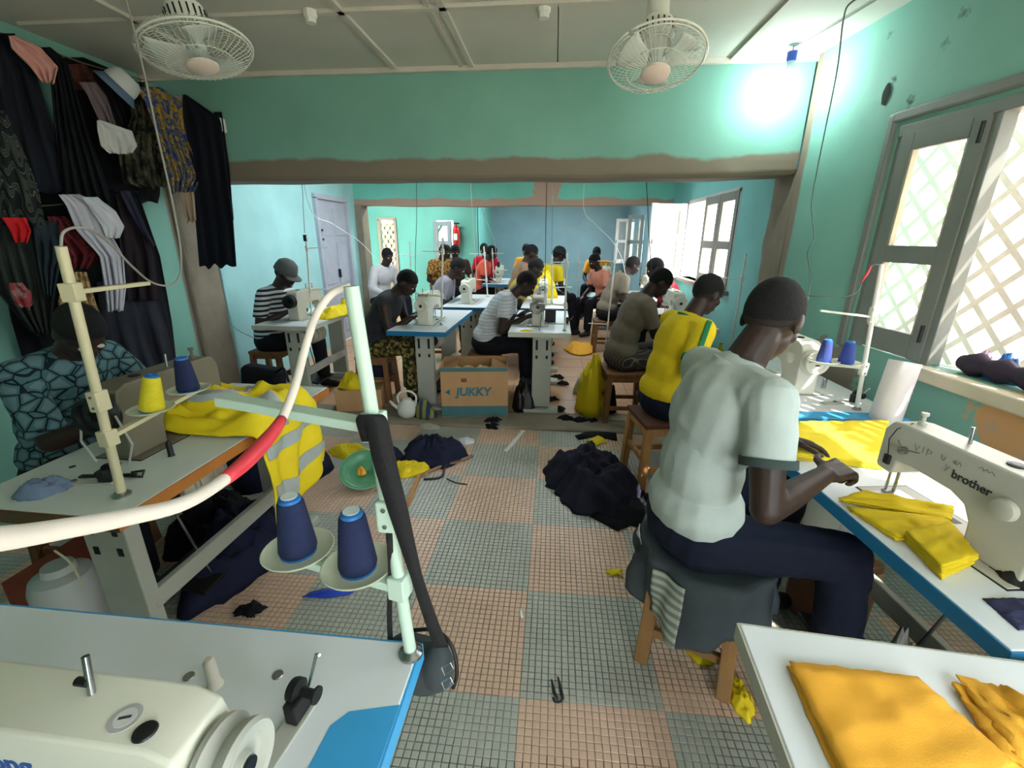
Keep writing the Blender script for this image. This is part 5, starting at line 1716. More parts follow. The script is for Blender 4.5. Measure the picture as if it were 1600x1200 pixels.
m_amber = M('amber_yellow_cloth', (244, 178, 62), .85, var=.05, scale=8, bump=.2, bscale=400, spec=.2)
m_yel2 = M('bright_yellow_cloth', (246, 220, 60), .85, var=.04, scale=8, bump=.15, bscale=300, spec=.2)
m_yel3 = M('lemon_ochre_cloth', (220, 190, 36), .85, var=.05, scale=8, bump=.15, bscale=300, spec=.2)
ZT = TH - .006
pz2 = lambda u, v, z=ZT: at_z(u, v, z)
stack('stack of amber yellow cut cloth on the bottom right table', 'cloth', [pz2(1232, 1043), pz2(1425, 1066), pz2(1590, 1215), pz2(1345, 1290)], ZT, 4, .004, m_amber, 3, .007, .006)
stack('second amber yellow cloth folded at the right edge', 'cloth', [pz2(1494, 1072), pz2(1640, 1110), pz2(1720, 1260), pz2(1562, 1180)], ZT, 3, .006, m_amber, 7, .012, .010)
stack('wide bright yellow cloth under the left hand of the seated man', 'cloth', [pz2(1216, 715), pz2(1243, 664), pz2(1386, 664), pz2(1374, 734)], ZT, 5, .004, m_yel2, 11, .010, .006)
stack('folded yellow cloth in front of the machine needle', 'cloth', [pz2(1310, 785), pz2(1350, 776), pz2(1484, 797), pz2(1480, 818)], ZT, 3, .006, m_yel3, 5, .006, .007)
stack('yellow cut pieces lying under the machine arm', 'cloth', [pz2(1322, 797), pz2(1480, 815), pz2(1472, 842), pz2(1398, 846)], ZT, 4, .004, m_yel3, 15, .007, .005)
stack('thick folded ochre yellow pack at the table edge', 'cloth', [pz2(1412, 846), pz2(1478, 832), pz2(1520, 885), pz2(1466, 905)], ZT, 6, .006, m_yel3, 9, .004, .003)
stack('navy cut piece at the right end of the blue edged table', 'cloth', [pz2(1534, 934), pz2(1625, 934), pz2(1650, 975), pz2(1590, 988)], ZT, 1, .003, cloth_mat('navy_grey_cloth', (52, 54, 86)), 4, .006, .004)
crumple('dark thread waste beside the machine at the right edge', 'waste', pz2(1590, 905), (.04, .06, .035), m_darkmetal, 31, name='thread_waste')
tag(MB().lathe([(0, 0), (.03, 0), (.03, .006), (0, .006)], pz2(1600, 845), None, 16).build('table_grommet', m_black), 'black grommet on the blue edged table', 'grommet') if False else None
# machine papers, mid room yellow
m_paper = M('pale_roll', (226, 220, 226), .5, var=.04, scale=3)
pt, pb = at_y(1414, 566, 2.03), at_y(1376, 672, 1.985)
dd = (pb - pt).normalized()
pb2 = pt + dd * ((pt.z - .005) / -dd.z)
t = thing('paper_roll', 'tall white roll leaning between the two right tables', 'roll', pb2)
MB().tube([pb2, pt], [.062, .058], 28).build('sheet', m_paper, t, world=True, smooth=True)
MB().lathe([(.03, 0), (.058, 0), (.058, .002), (.03, .002)], pt, dd * -1, 24, closed=True).build('rolled_end', m_white, t, world=True)

# jacket over the front stool
cx, cy = .575, 1.405
m_slate = cloth_mat('slate_grey_jacket', (66, 74, 80))
jk = thing('draped_jacket', 'slate grey jacket draped over the front stool', 'jacket', (cx, cy, .478))
def drape(a, t, off=0.0):
    th = a * 2 * math.pi
    ex, ey = .225, .205
    w = 1 + .06 * noise.noise(Vector((math.cos(th) * 2, math.sin(th) * 2, 4)))
    if t < .4:
        r = t / .4
        z = .482 + .006 * noise.noise(Vector((math.cos(th) * r * 4, math.sin(th) * r * 4, 1)))
        rr = r
    else:
        q = (t - .4) / .6
        fold = .022 * math.sin(th * 7 + 1.2 * math.sin(th * 2)) * q
        rr = 1 + .06 * math.sin(q * 1.6) + (fold + .03 * noise.noise(Vector((math.cos(th) * 3, math.sin(th) * 3, q * 2)))) / .22
        drop = .15 + .09 * max(0, math.cos(th - RAD(-75))) + .05 * noise.noise(Vector((math.cos(th) * 2.5, math.sin(th) * 2.5, 8)))
        z = .482 - .018 * (1 - math.exp(-q * 5)) - drop * q
    rr += off / .2
    ca, sa = math.cos(RAD(-25)), math.sin(RAD(-25))
    x, y = ex * w * rr * math.cos(th), ey * w * rr * math.sin(th)
    return Vector((cx + ca * x - sa * y, cy + sa * x + ca * y, z + off * (1 if t < .45 else 0)))
MB().grid(72, 30, drape).build('shell', m_slate, jk, world=True, smooth='all', solid=.008)
def patch(name, a0, a1, t0, t1, m, off=.008, nx=14, ny=10):
    MB().grid(nx, ny, lambda a, v: drape(a0 + (a1 - a0) * a, t0 + (t1 - t0) * v, off)).build(name, m, jk, world=True, smooth='all', solid=.003)
m_palest = MP('pale_stripes_on_grey', [(168, 176, 166), (120, 128, 120)], 'bands', 10, stretch=(.3, .3, 1), distort=0, stops=[0, .5])
fix_wave(m_palest)
patch('striped_sleeve', .655, .735, .45, .98, m_palest, .010)
patch('pale_label', .50, .555, .40, .50, m_whitec)

# high visibility jacket over the far end of the brown edged table
hv = thing('safety_jacket', 'yellow safety jacket with grey bands thrown over the brown edged table', 'jacket', (-1.45, 1.95, TH))
m_hv = M('hi_vis_yellow', (240, 212, 28), .7, var=.05, scale=9, bump=.1, bscale=90)
m_refl = M('reflective_grey', (172, 180, 180), .35, var=.05)
def jac(a, v, off=0.0):
    y = 1.50 + .44 * a + .04 * noise.noise(Vector((v * 4, a * 2, 3)))
    s = v * 1.08
    lump = .055 + .07 * noise.noise(Vector((a * 3.3, v * 4, 7))) + .045 * (1 - abs(noise.noise(Vector((a * 4.5, v * 6, 2)))) * 2) + .022 * (1 - abs(noise.noise(Vector((a * 9, v * 11, 5)))) * 2)
    e = min(1, 6 * min(a + .02, 1.02 - a))
    if s < .54:
        x = -1.73 + s
        z = TH + max(.006, lump * e * (1 if s > .06 else s / .06))
    else:
        q = s - .54
        k = min(1, q / .10)
        x = -1.19 + .055 * math.sin(k * 1.57) + .03 * noise.noise(Vector((a * 5, v * 4, 9))) + .02 * math.sin(a * 14 + v * 3) * min(1, q * 4)
        z = TH + max(.006, lump * e) * (1 - k) - max(0, q - .05) * (.80 + .12 * math.sin(a * 5))
        y += q * .06 * math.sin(a * 9)
    return Vector((x + off * (1 if s > .56 else 0), y, z + off * (1 if s <= .62 else 0)))
MB().grid(44, 60, jac).build('shell', m_hv, hv, world=True, smooth='all', solid=.006)
for nm, (a0, a1, v0, v1) in (('reflective_band', (.02, .98, .80, .87)), ('reflective_band', (.02, .98, .60, .66)), ('reflective_band', (.30, .42, .10, .58)), ('reflective_band', (.55, .98, .28, .34))):
    MB().grid(30, 24, lambda a, v: jac(a0 + (a1 - a0) * a, v0 + (v1 - v0) * v, .007)).build(nm, m_refl, hv, world=True, smooth='all', solid=.002)
crumple('dark navy heap of cloth behind the safety jacket', 'heap', (-1.86, 2.57, 0), (.34, .26, .64), m_navy, 41, name='cloth_heap', rough=.6)
hb = MB().box((-1.86, 2.60, .66), (.26, .12, .17), Matrix.Rotation(RAD(8), 3, 'Y')).build('handbag', m_dark, bevel=.035, seg=3, smooth=True)
MB().box((-1.86, 2.60, .735), (.20, .012, .012), Matrix.Rotation(RAD(8), 3, 'Y')).build('zip', m_steel, hb)
tag(hb, 'black handbag on the navy heap below the wall scar', 'bag')
MB().tube(curve_pts([(-1.74, 2.57, .72), (-1.68, 2.55, .75), (-1.66, 2.55, .66)], 5), .008, 8).build('handle', m_black, hb, smooth='all')
crumple('black cloth strip at the edge of the safety jacket', 'cloth', (-1.66, 1.62, TH), (.05, .16, .02), m_dark, 43, name='cloth_strip')
crumple('clear blue plastic bag on the near end of the brown edged table', 'bag', at_z(70, 765, TH), (.075, .06, .035), M('blue_clear_plastic', (150, 170, 206), .2, trans=.5), 44, name='plastic_bag')
sc_ = thing('scissors', 'black handled scissors on the near end of the brown edged table', 'scissors', at_z(170, 742, TH + .004))
MB().beam(at_z(125, 744, TH + .004), at_z(212, 742, TH + .004), .018, .006).build('blade', m_darkmetal, sc_, world=True, bevel=.002)
MB().tube([at_z(205, 738, TH + .006), at_z(225, 735, TH + .006), at_z(222, 745, TH + .006), at_z(205, 744, TH + .006)], .004, 6).build('handle', m_black, sc_, world=True)

# under the brown edged table
crumple('navy cloth heap under the brown edged table', 'heap', (-1.52, 1.72, 0), (.20, .32, .24), m_navy, 51, name='cloth_heap')
crumple('dark cloth heap by the leg of the brown edged table', 'heap', (-1.78, 1.90, 0), (.26, .26, .20), m_dark, 52, name='cloth_heap')
jug = thing('plastic_jug', 'white plastic jug under the near end of the brown edged table', 'jug', (-1.72, 1.14, 0))
MB().lathe([(0, 0), (.085, 0), (.095, .01), (.095, .20), (.085, .235), (.05, .25), (.045, .275), (0, .275)], (0, 0, .16), None, 24).build('body', M('dull_white_plastic', (190, 192, 192), .4), jug, smooth=True)
MB().box((0, 0, .08), (.26, .2, .16)).build('wood_block', m_wooddark, None)
tag(bpy.data.objects['wood_block'], 'brown wood block under the white jug', 'block')
bpy.data.objects['wood_block'].location = (-1.72, 1.14, 0)
crumple('clear plastic bag on the floor behind the foreground table', 'bag', (-1.50, 1.05, 0), (.14, .10, .12), M('grey_clear_plastic', (186, 192, 196), .2, trans=.5), 53, name='plastic_bag')
tag(MB().tube(curve_pts([at_y(85, 860, 1.1), at_y(110, 880, 1.1), at_y(130, 915, 1.08)], 5), .004, 6).build('loose_cord', M('cream_cord', (200, 192, 160))), 'cream cord dropping beside the white jug', 'cord')
MB().box((-1.95, 1.30, .16), (.10, .3, .32)).build('brick_red_box', M('brick_red', (150, 70, 54), .8)); tag(bpy.data.objects['brick_red_box'], 'brick red carton under the table at the left edge', 'carton')

# ------------------------------------------------------------------ middle room floor things
bxr = thing('open_carton', 'open brown carton with teal tape and lettering between two tables', 'carton', (-.68, 3.79, .012), RAD(7))
m_card = M('cardboard', (190, 150, 108), .85, var=.07, scale=6)
m_cardin = M('cardboard_inside', (170, 130, 92), .85, var=.07)
m_teal = M('teal_tape', (70, 116, 122), .5)
w_, d_, h_ = .58, .30, .46
MB().box((0, -d_ / 2, h_ / 2), (w_, .008, h_)).build('front_panel', m_card, bxr)
MB().box((0, d_ / 2, h_ / 2 + .01), (w_, .008, h_ + .02)).build('back_panel', m_cardin, bxr)
for s_ in (-1, 1):
    MB().box((s_ * w_ / 2, 0, h_ / 2), (.008, d_, h_)).build('side_panel', m_card, bxr)
    MB().box((s_ * (w_ / 2 - .07), 0, h_ - .02), (.15, d_ - .02, .006), Matrix.Rotation(RAD(s_ * 22), 3, 'Y')).build('flap', m_cardin, bxr)
MB().box((0, 0, .01), (w_, d_, .012)).build('bottom', m_card, bxr)
for z in (h_ - .02, .055):
    MB().box((0, -d_ / 2 - .005, z), (w_ + .004, .002, .035 if z > .2 else .10)).build('tape_band', m_teal, bxr)
text('JUKKY', .105, M('teal_print', (56, 122, 142), .6), bxr, (-.01, -d_ / 2 - .0055, .235), (1, 0, 0), (0, 0, 1), shear=.1, bold=.004)
MB().add([(-.26, -d_ / 2 - .006, .235), (-.215, -d_ / 2 - .006, .262), (-.215, -d_ / 2 - .006, .21)], [(0, 1, 2)]).build('printed_arrow', M('teal_print', (56, 122, 142)), bxr)
MB().box((-.09, -d_ / 2 - .005, .345), (.05, .002, .035)).build('printed_emblem', M('brown_print', (120, 80, 56)), bxr)
for k in range(4):
    crumple('', '', (0, 0, 0), (.09, .07, .05), M('cream_scrap', (214, 196, 150), .9), 60 + k, name='scrap_in_box')
    o = [q for q in bpy.data.objects if q.name.startswith('scrap_in_box')][-1]
    o.name = 'cream_scrap'
    o.location = (-.68 + .12 * k - .18, 3.79 + .015 * k, .385)
    tag(o, ('cream thread scrap %s inside the open carton' % ('at the left', 'left of the middle', 'right of the middle', 'at the right')[k]), 'scrap')
    MB().box((0, 0, .0), (.001, .001, .001)) if False else None
MB().box((0, 0, .19), (w_ - .03, d_ - .03, .34)).build('contents', m_cardin, bxr)
crumple('black plastic sack standing right of the carton', 'sack', (-.235, 3.88, .012), (.12, .11, .30), M('black_sack', (22, 22, 24), .35, bump=.4, bscale=40), 71, name='plastic_sack', rough=.7)
ke = thing('kettle', 'white plastic kettle on the floor left of the carton', 'kettle', (-1.27, 3.62, .012))
MB().lathe([(0, 0), (.075, 0), (.088, .02), (.092, .07), (.075, .12), (.045, .14), (.04, .155), (.02, .165), (0, .165)], (0, 0, 0), None, 26).build('body', m_white, ke, smooth=True)
MB().tube(curve_pts([(-.075, 0, .10), (-.085, 0, .18), (-.04, 0, .225), (.04, 0, .225), (.085, 0, .18), (.075, 0, .10)], 5), .009, 10).build('handle', m_white, ke, smooth='all')
MB().tube([(-.08, -.01, .07), (-.12, -.02, .10), (-.15, -.025, .14)], [.02, .014, .011], 10).build('spout', m_white, ke, smooth='all')
crumple('blue and yellow striped cloth bag beside the kettle', 'bag', (-1.10, 3.61, .012), (.11, .08, .15), MP('blue_yellow_stripes', [(52, 70, 100), (150, 146, 80)], 'bands', 5, stretch=(1, 0, .7), distort=.6, stops=[0, .5]), 72, name='cloth_bag', rough=.4)
c2x = thing('low_carton', 'low brown carton under the table left of the kettle', 'carton', (-1.78, 3.82, .012), RAD(14))
for (c_, s_) in (((0, -.15, .10), (.40, .008, .20)), ((0, .15, .10), (.40, .008, .20)), ((-.2, 0, .10), (.008, .3, .20)), ((.2, 0, .10), (.008, .3, .20)), ((0, 0, .09), (.39, .29, .17))):
    MB().box(c_, s_).build('panel', m_card, c2x)
crumple('yellow cloth heaped on the low carton', 'cloth', (-1.82, 3.82, .20), (.17, .12, .12), m_yellow, 73, name='yellow_cloth')
crumple('navy cloth heap behind the low carton', 'heap', (-1.95, 4.6, .012), (.18, .25, .50), m_navy, 74, name='cloth_heap')
crumple('yellow cloth pile on the table beside the pale door', 'cloth', (-2.22, 4.35, TH), (.13, .34, .09), m_yellow, 75, name='yellow_cloth')
cone('yellow thread cone on the table beside the pale door', (-2.24, 4.62, TH), m_yellowthread, h=.13, r=.035)
tag(MB().box((-.02, 4.18, TH + .06), (.10, .02, .12)).build('black_case', m_black, bevel=.004), 'small black case on the column leg table', 'case')
pgm = winder((.06, 4.1, TH), RAD(-90), 'bobbin winder on the column leg table')
crumple('yellow scrap on the near edge of the column leg table', 'scrap', (-.22, 3.74, TH), (.06, .03, .012), m_yellow, 76, name='cloth_scrap')
crumple('large yellow cloth hanging to the floor beside the wavy trousers', 'cloth', (.40, 4.0, .012), (.15, .24, .46), m_yellow, 77, name='yellow_cloth', rough=1.1, irr=.5)
crumple('black cloth on the floor beside the brown stool', 'cloth', (.52, 3.95, .012), (.10, .14, .26), m_dark, 78, name='cloth_heap')
crumple('amber cloth on the floor far down the aisle', 'cloth', (.40, 6.3, .012), (.22, .35, .07), m_amber, 79, name='yellow_cloth')
crumple('yellow cloth heaped on the table behind the column leg table', 'cloth', (-.13, 6.02, TH), (.20, .16, .34), m_yellow, 80, name='yellow_cloth', rough=.6)
crumple('yellow round bundle by the far right windows', 'bundle', at_y(968, 452, 7.6), (.14, .14, .22), m_yellow, 81, name='yellow_bundle')
crumple('white cloth bundle in the aisle beside the column leg', 'bundle', (.33, 4.45, .012), (.10, .10, .14), cloth_mat('striped_bundle_cloth', (200, 196, 190)), 82, name='cloth_bundle')
ex = thing('fire_extinguisher', 'red fire extinguisher on the far left wall', 'fire extinguisher', at_y(714, 366, 9.17))
MB().lathe([(0, -.20), (.065, -.20), (.07, -.18), (.07, .08), (.05, .13), (.025, .15), (.025, .18), (0, .18)], (0, -.08, 0), None, 20).build('cylinder', M('extinguisher_red', (190, 34, 36), .3), ex, smooth=True)
MB().box((.02, -.08, .20), (.10, .03, .03)).build('valve', m_black, ex)
MB().box((0, -.152, -.05), (.07, .006, .12)).build('label_plate', m_white, ex)

# ------------------------------------------------------------------ front room floor litter
crumple('big black navy heap of cut cloth on the tiles', 'heap', (.28, 2.62, 0), (.31, .36, .22), cloth_mat('dark_navy_offcuts', (30, 30, 46)), 91, name='cloth_heap', rough=.7, n=64, mm=22, irr=.42)
crumple('dark offcut spilling from the big heap towards the stool', 'cloth', (.56, 2.34, 0), (.24, .18, .08), m_dark, 92, name='cloth_heap')
def flat(label, pts, m, z=.004, name='cloth_scrap', th=.004, cat='scrap'):
    P = [at_z(u, v, 0) for u, v in pts]
    c = sum(P, Vector()) / len(P)
    b = MB()
    n = len(P)
    dense = []
    for i in range(n):
        for k in range(4):
            q = P[i].lerp(P[(i + 1) % n], k / 4)
            dense.append(q + Vector((.006 * noise.noise(q * 40), .006 * noise.noise(q * 40 + Vector((5, 5, 5))), z + .010 * max(0, noise.noise(q * 14)))))
    m_ = len(dense)
    b.add([c + Vector((0, 0, z + .010))] + dense, [(0, 1 + i, 1 + (i + 1) % m_) for i in range(m_)])
    return tag(b.build(name, m, smooth='all', solid=th), label, cat)
flat('pointed black offcut in front of the big heap', [(922, 808), (950, 797), (1000, 795), (990, 820), (966, 831)], m_dark)
flat('black cloth strip above the big heap', [(898, 682), (930, 670), (962, 672), (964, 690), (930, 682), (905, 688)], m_dark)
flat('yellow scrap between the black strip and the heap', [(915, 690), (938, 680), (948, 692), (930, 698)], m_yellow)
flat('bright yellow scrap alone on the pink tiles', [(945, 892), (973, 890), (970, 896), (974, 905), (965, 898), (955, 902)], m_yellow)
flat('yellow ribbon beside the front stool leg', [(1034, 972), (1060, 956), (1085, 962), (1058, 962), (1040, 976)], m_yellow)
crumple('yellow scrap heap between the front stool legs', 'scrap', at_z(1095, 1018, 0), (.05, .06, .07), m_yellow, 93, name='cloth_scrap')
crumple('yellow scrap behind the bottom right table corner', 'scrap', at_z(1155, 1090, 0), (.04, .08, .05), m_yellow, 94, name='cloth_scrap')
crumple('yellow cloth scraps on the tiles left of the green dish', 'scrap', at_z(548, 705, 0), (.17, .10, .05), m_yellow, 95, name='cloth_scrap')
crumple('yellow scraps right of the green dish', 'scrap', at_z(640, 735, 0), (.14, .11, .06), m_yellow, 96, name='cloth_scrap')
crumple('navy crumpled cloth near the carton', 'heap', at_z(678, 712, 0), (.26, .20, .14), m_navy, 97, name='cloth_heap')
crumple('small navy cloth behind the mint pole', 'cloth', at_z(613, 722, 0), (.08, .12, .10), m_navy, 98, name='cloth_heap')
crumple('pale plastic wrap beside the navy crumpled cloth', 'wrap', at_z(728, 690, 0), (.07, .06, .03), M('pale_plastic', (214, 220, 232), .25), 99, name='plastic_wrap')
crumple('pale plastic wrap at the edge of the yellow scraps', 'wrap', at_z(570, 712, 0), (.05, .06, .04), M('pale_plastic', (214, 220, 232), .25), 100, name='plastic_wrap')
crumple('shiny plastic wrap near the threshold', 'wrap', at_z(672, 668, 0), (.10, .05, .03), M('shiny_wrap', (190, 188, 176), .15), 101, name='plastic_wrap')
dc = at_z(574, 748, 0)
ds = thing('green_dish', 'round green plastic dish tipped on the tiles', 'dish', dc)
Rd = Matrix.Rotation(RAD(24), 3, 'X') @ Matrix.Rotation(RAD(8), 3, 'Y')
b = MB()
prof = [(.001, .0), (.09, .002), (.108, .008), (.122, .024), (.132, .036), (.150, .040), (.156, .039)]
b.lathe(prof, (0, 0, 0), None, 48, caps=False)
b.v = [tuple(Rd @ Vector((q[0], q[1], q[2] + .004 * math.sin(24 * math.atan2(q[1], q[0])) * (1 if math.hypot(q[0], q[1]) > .05 else 0))) + Vector((0, -.02, .06))) for q in b.v]
MB().lathe([(.150, .040), (.158, .042), (.160, .036), (.151, .034)], (0, -.02, .06), tuple(Rd @ Vector((0, 0, 1))), 40, closed=True).build('rim', M('pale_green_plastic_rim', (130, 190, 150), .35), ds, smooth=True)
b.build('bowl', M('green_plastic', (84, 150, 112), .35), ds, smooth='all', solid=.003)
crumple('orange scrap lying in the green dish', 'scrap', dc + Vector((-.02, -.03, .055)), (.03, .03, .045), m_amber, 102, name='cloth_scrap')
def lay(label, a, c, w, th, m, name, cat, z=.001):
    p, q = at_z(a[0], a[1], 0), at_z(c[0], c[1], 0)
    return tag(MB().beam(p + Vector((0, 0, th / 2 + z)), q + Vector((0, 0, th / 2 + z)), w, th).build(name, m, bevel=.002), label, cat)
lay('white ruler strip lying on the tiles by the threshold', (790, 706), (818, 673), .035, .004, m_white, 'ruler', 'ruler')
lay('straight wooden stick on the tiles', (636, 792), (655, 746), .028, .02, m_wood, 'wooden_stick', 'stick')
tag(MB().tube(curve_pts([at_z(655, 744, .012), at_z(685, 730, .015), at_z(712, 722, .012), at_z(738, 712, .012)], 5), .010, 6).build('cloth_strip', cloth_mat('brown_strip', (150, 120, 96)), smooth='all'), 'brown cloth strip curving towards the navy cloth', 'strip')
tag(MB().tube(curve_pts([at_z(662, 749, .006), at_z(690, 745, .006), at_z(697, 726, .02), at_z(720, 718, .02)], 5), .007, 6).build('black_clip', m_black, smooth='all'), 'black clip beside the brown strip', 'clip')
tag(MB().tube(curve_pts([at_z(698, 748, .004), at_z(712, 754, .004), at_z(730, 757, .004)], 5), .004, 6).build('black_cable', m_black, smooth='all'), 'short black cord right of the wooden stick', 'cord')
ss = thing('thread_snips', 'small black thread snips on the grey tiles', 'snips', at_z(872, 1075, 0))
for pts in (((862, 1062), (866, 1082), (872, 1092)), ((872, 1058), (877, 1080), (880, 1092))):
    MB().tube([at_z(u, v, .006) for u, v in pts], [.003, .006, .004], 8).build('blade', m_darkmetal, ss, world=True, smooth='all')
MB().tube(curve_pts([at_z(864, 1090, .006), at_z(867, 1096, .006), at_z(876, 1096, .006), at_z(879, 1090, .006)], 4), .004, 8).build('spring_bow', m_black, ss, world=True, smooth='all')
flat('blue plastic blade on the tiles under the spool plates', [(472, 934), (488, 926), (516, 919), (560, 922), (540, 932), (500, 936)], M('royal_blue_plastic', (34, 70, 190), .4), name='blue_blade', cat='blade')
flat('small pale chip on the boundary of pink and grey tiles', [(811, 955), (815, 952), (818, 966), (814, 968)], m_white)
r2 = random.Random(8)
k = 0
for u, v, cc in ((770, 658, 0), (905, 657, 0), (875, 640, 0), (880, 600, 0), (862, 625, 0), (985, 660, 1), (872, 590, 0), (925, 660, 0), (885, 655, 0), (768, 668, 0), (392, 955, 0)):
    p = at_z(u, v, .012 if v < 660 else 0)
    crumple(('dark thread scrap on the threshold below the carton', 'dark scrap right of the column leg foot', 'dark scrap above the column foot', 'dark scrap beside the column leg middle', 'dark scrap behind the column leg foot', 'yellow scrap at the brown stool foot', 'dark scrap under the column leg motor', 'dark scrap near the yellow strip', 'dark scrap left of the yellow strip', 'dark scrap in front of the carton corner', 'dark thread curl behind the foreground table')[k], 'scrap', p, (.06, .04, .03), m_dark if not cc else m_yellow, 120 + k, name='cloth_scrap', irr=.9, rough=1.6)
    k += 1
flat('long yellow strip on the brown floor', [(905, 617), (930, 615), (955, 628), (935, 626), (910, 622)], m_yellow, z=.016)
flat('yellow scrap at the edge of the brown floor', [(905, 640), (925, 638), (936, 648), (918, 652)], m_yellow, z=.016)
flat('small yellow scrap beside the aisle cloth', [(905, 586), (920, 584), (924, 590), (910, 590)], m_yellow, z=.016)

# under the right table
m_dkcard = M('dark_card', (120, 84, 60), .85)
t = thing('small_carton', 'small brown carton under the blue edged right table', 'carton', (1.20, 1.62, 0), RAD(20))
MB().box((0, 0, .16), (.22, .2, .32)).build('carton_body', m_dkcard, t, bevel=.003)
MB().box((0, -.104, .26), (.22, .004, .05)).build('carton_flap', m_card, t)
crumple('grey clear plastic heap beside the right table leg', 'heap', (1.12, 1.15, 0), (.10, .10, .34), M('grey_plastic_sack', (128, 128, 122), .5), 131, name='plastic_sack')

# window sill things
sy = lambda u, v: at_x(u, v, wall_x(1.9) + .05)
b = MB().tube(curve_pts([(wall_x(2.10) + .07, 2.06, WZ0 + .045), (wall_x(1.85) + .07, 1.85, WZ0 + .05), (wall_x(1.6) + .07, 1.6, WZ0 + .05), (wall_x(1.3) + .07, 1.3, WZ0 + .05)], 6), [.030 + .012 * (i % 3) for i in range(19)], 12)
tag(b.build('rolled_cloth', cloth_mat('purple_black_cloth', (52, 46, 62)), smooth='all'), 'purple black cloth rolled along the right window sill', 'cloth')
crumple('blue plastic packet on the window sill', 'packet', (wall_x(1.93) + .11, 1.93, WZ0), (.045, .06, .10), M('blue_packet', (60, 130, 220), .3), 141, name='plastic_packet')
crumple('lime green plastic packet on the window sill', 'packet', (wall_x(1.74) + .12, 1.74, WZ0), (.045, .06, .10), M('lime_packet', (190, 200, 50), .3), 142, name='plastic_packet')
crumple('pale lilac plastic packet on the window sill', 'packet', (wall_x(2.03) + .12, 2.03, WZ0), (.04, .05, .09), M('lilac_packet', (216, 186, 214), .3), 143, name='plastic_packet')

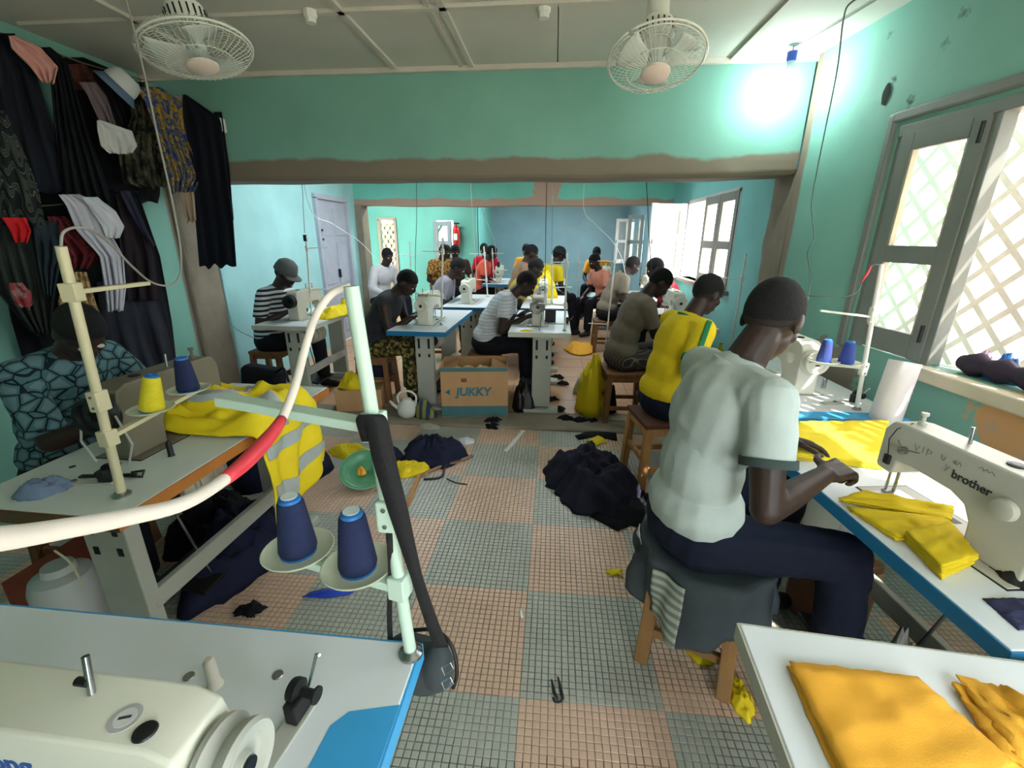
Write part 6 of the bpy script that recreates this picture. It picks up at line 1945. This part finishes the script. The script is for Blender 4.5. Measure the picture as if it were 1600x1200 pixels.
# ------------------------------------------------------------------ fans, bulb and ceiling fittings
m_fan = M('fan_enamel', (214, 218, 210), .4, var=.03)
m_blade = M('fan_blade', (196, 206, 202), .35)
def fan(label, c, axis, root_top, R=.205):
    c, ax = Vector(c), Vector(axis).normalized()
    t = thing('ceiling_fan', label, 'fan', root_top)
    W = dict(parent=t, world=True)
    MB().lathe([(.0, 0), (.075, 0), (.07, .03), (.0, .035)], root_top, (0, 0, -1), 24).build('ceiling_rose', m_fan, smooth=True, **W)
    mo = c - ax * .15
    MB().tube([Vector(root_top) - Vector((0, 0, .02)), mo - ax * .02], [.042, .050], 18).build('stem', m_fan, smooth=True, **W)
    MB().lathe([(.0, -.02), (.05, -.02), (.07, .0), (.075, .06), (.065, .085), (.0, .09)], mo, ax, 24).build('motor_housing', m_fan, smooth=True, **W)
    vt = MB()
    q = ax.orthogonal().normalized()
    w = ax.cross(q)
    for k in range(20):
        a = 2 * math.pi * k / 20
        d = q * math.cos(a) + w * math.sin(a)
        vt.beam(mo + ax * .02 + d * .0755, mo + ax * .06 + d * .0745, .006, .003, up=d)
    vt.build('vent_slots', m_black, **W)['kind'] = 'stuff'
    g = MB()
    ring = lambda r, h, rr: g.tube([c + ax * h + (q * math.cos(a) + w * math.sin(a)) * r for a in np.linspace(0, 2 * math.pi, 41)], rr, 6)
    ring(R, 0, .005)
    ring(R * .97, .012, .0025)
    ring(R * .6, .048, .002)
    ring(R * .6, -.052, .002)
    ring(R * .28, .06, .003)
    ring(R * .3, -.06, .003)
    for k in range(48):
        a = 2 * math.pi * k / 48
        d = q * math.cos(a) + w * math.sin(a)
        g.tube([c + d * R * .28 + ax * .06, c + d * R * .62 + ax * .049, c + d * R * .9 + ax * .025, c + d * R], .0013, 4)
        g.tube([c + d * R * .30 - ax * .06, c + d * R * .62 - ax * .052, c + d * R * .9 - ax * .028, c + d * R], .0013, 4)
    g.build('wire_guard', m_fan, smooth='all', **W)['kind'] = 'stuff'
    MB().lathe([(.0, .058), (.058, .058), (.06, .066), (.045, .074), (.0, .076)], c, ax, 24).build('guard_badge', M('fan_badge', (216, 200, 190), .4), smooth=True, **W)
    for k in range(3):
        a0 = 2 * math.pi * k / 3 + .4
        def bl(a, v, a0=a0):
            r = .035 + .135 * v
            a_ = a0 + (a - .5) * (.55 + .5 * v)
            return c + (q * math.cos(a_) + w * math.sin(a_)) * r + ax * (.03 * (a - .5))
        MB().grid(8, 8, bl).build('blade', m_blade, smooth='all', solid=.003, **W)
    MB().lathe([(.0, -.02), (.035, -.02), (.038, .015), (.02, .025), (.0, .026)], c, ax, 18).build('hub', m_blade, smooth=True, **W)
    return t
cL = at_d(308, 78, 1.80)
fan('left wire guarded ceiling fan', cL, (.24, -.10, -1), Vector((cL.x - .11, cL.y + .02, ZC)))
cR = at_d(1025, 92, 1.92)
fan('right wire guarded ceiling fan', cR, (.0, -.36, -1), Vector((cR.x + .01, cR.y + .12, ZC)))
for lb, (u, v) in (('small white ceiling socket left of the centre', (484, 16)), ('small white ceiling socket right of the centre', (850, 8))):
    p = at_z(u, v, ZC)
    t = thing('ceiling_socket', lb, 'socket', p)
    MB().lathe([(0, 0), (.035, 0), (.033, .03), (.026, .035), (.026, .055), (0, .055)], (0, 0, 0), (0, 0, -1), 8).build('socket_body', m_white, t)
p = at_y(1237, 90, 3.25)
bl = thing('hanging_bulb', 'glowing bulb in a blue holder at the right corner', 'bulb', (p.x, p.y, ZC))
MB().tube([(p.x, p.y, ZC), (p.x, p.y, p.z + .03)], .003, 6).build('cord', m_black, bl, world=True)
MB().lathe([(0, 0), (.028, 0), (.026, -.05), (0, -.05)], (p.x, p.y, p.z + .03), None, 16).build('holder', M('blue_holder', (50, 80, 170), .4), bl, world=True, smooth=True)
MB().lathe([(0, 0), (.022, 0), (.020, -.05), (0, -.05)], (p.x, p.y, p.z - .02), None, 16).build('neck', M('bulb_neck', (150, 176, 172), .4), bl, world=True, smooth=True)
MB().lathe([(0, -.0), (.022, -.005), (.036, -.03), (.036, -.10), (.026, -.125), (0, -.132)], (p.x - .0, p.y, p.z - .07), None, 20).build('globe', M('bulb_glow', (240, 255, 250), .5, var=0, emit=BULB), bl, world=True, smooth='all')
cb_ = thing('ceiling_cable', 'grey cable running along the ceiling to the bulb', 'cable', (p.x, p.y, ZC))
MB().tube(curve_pts([(p.x, p.y, ZC - .006), (p.x + .04, p.y - .12, ZC - .006), (p.x + .11, p.y - .5, ZC - .006), (p.x + .14, p.y - .9, ZC - .006)], 5), .004, 6).build('sheath', M('grey_cable', (150, 148, 140)), cb_, world=True)
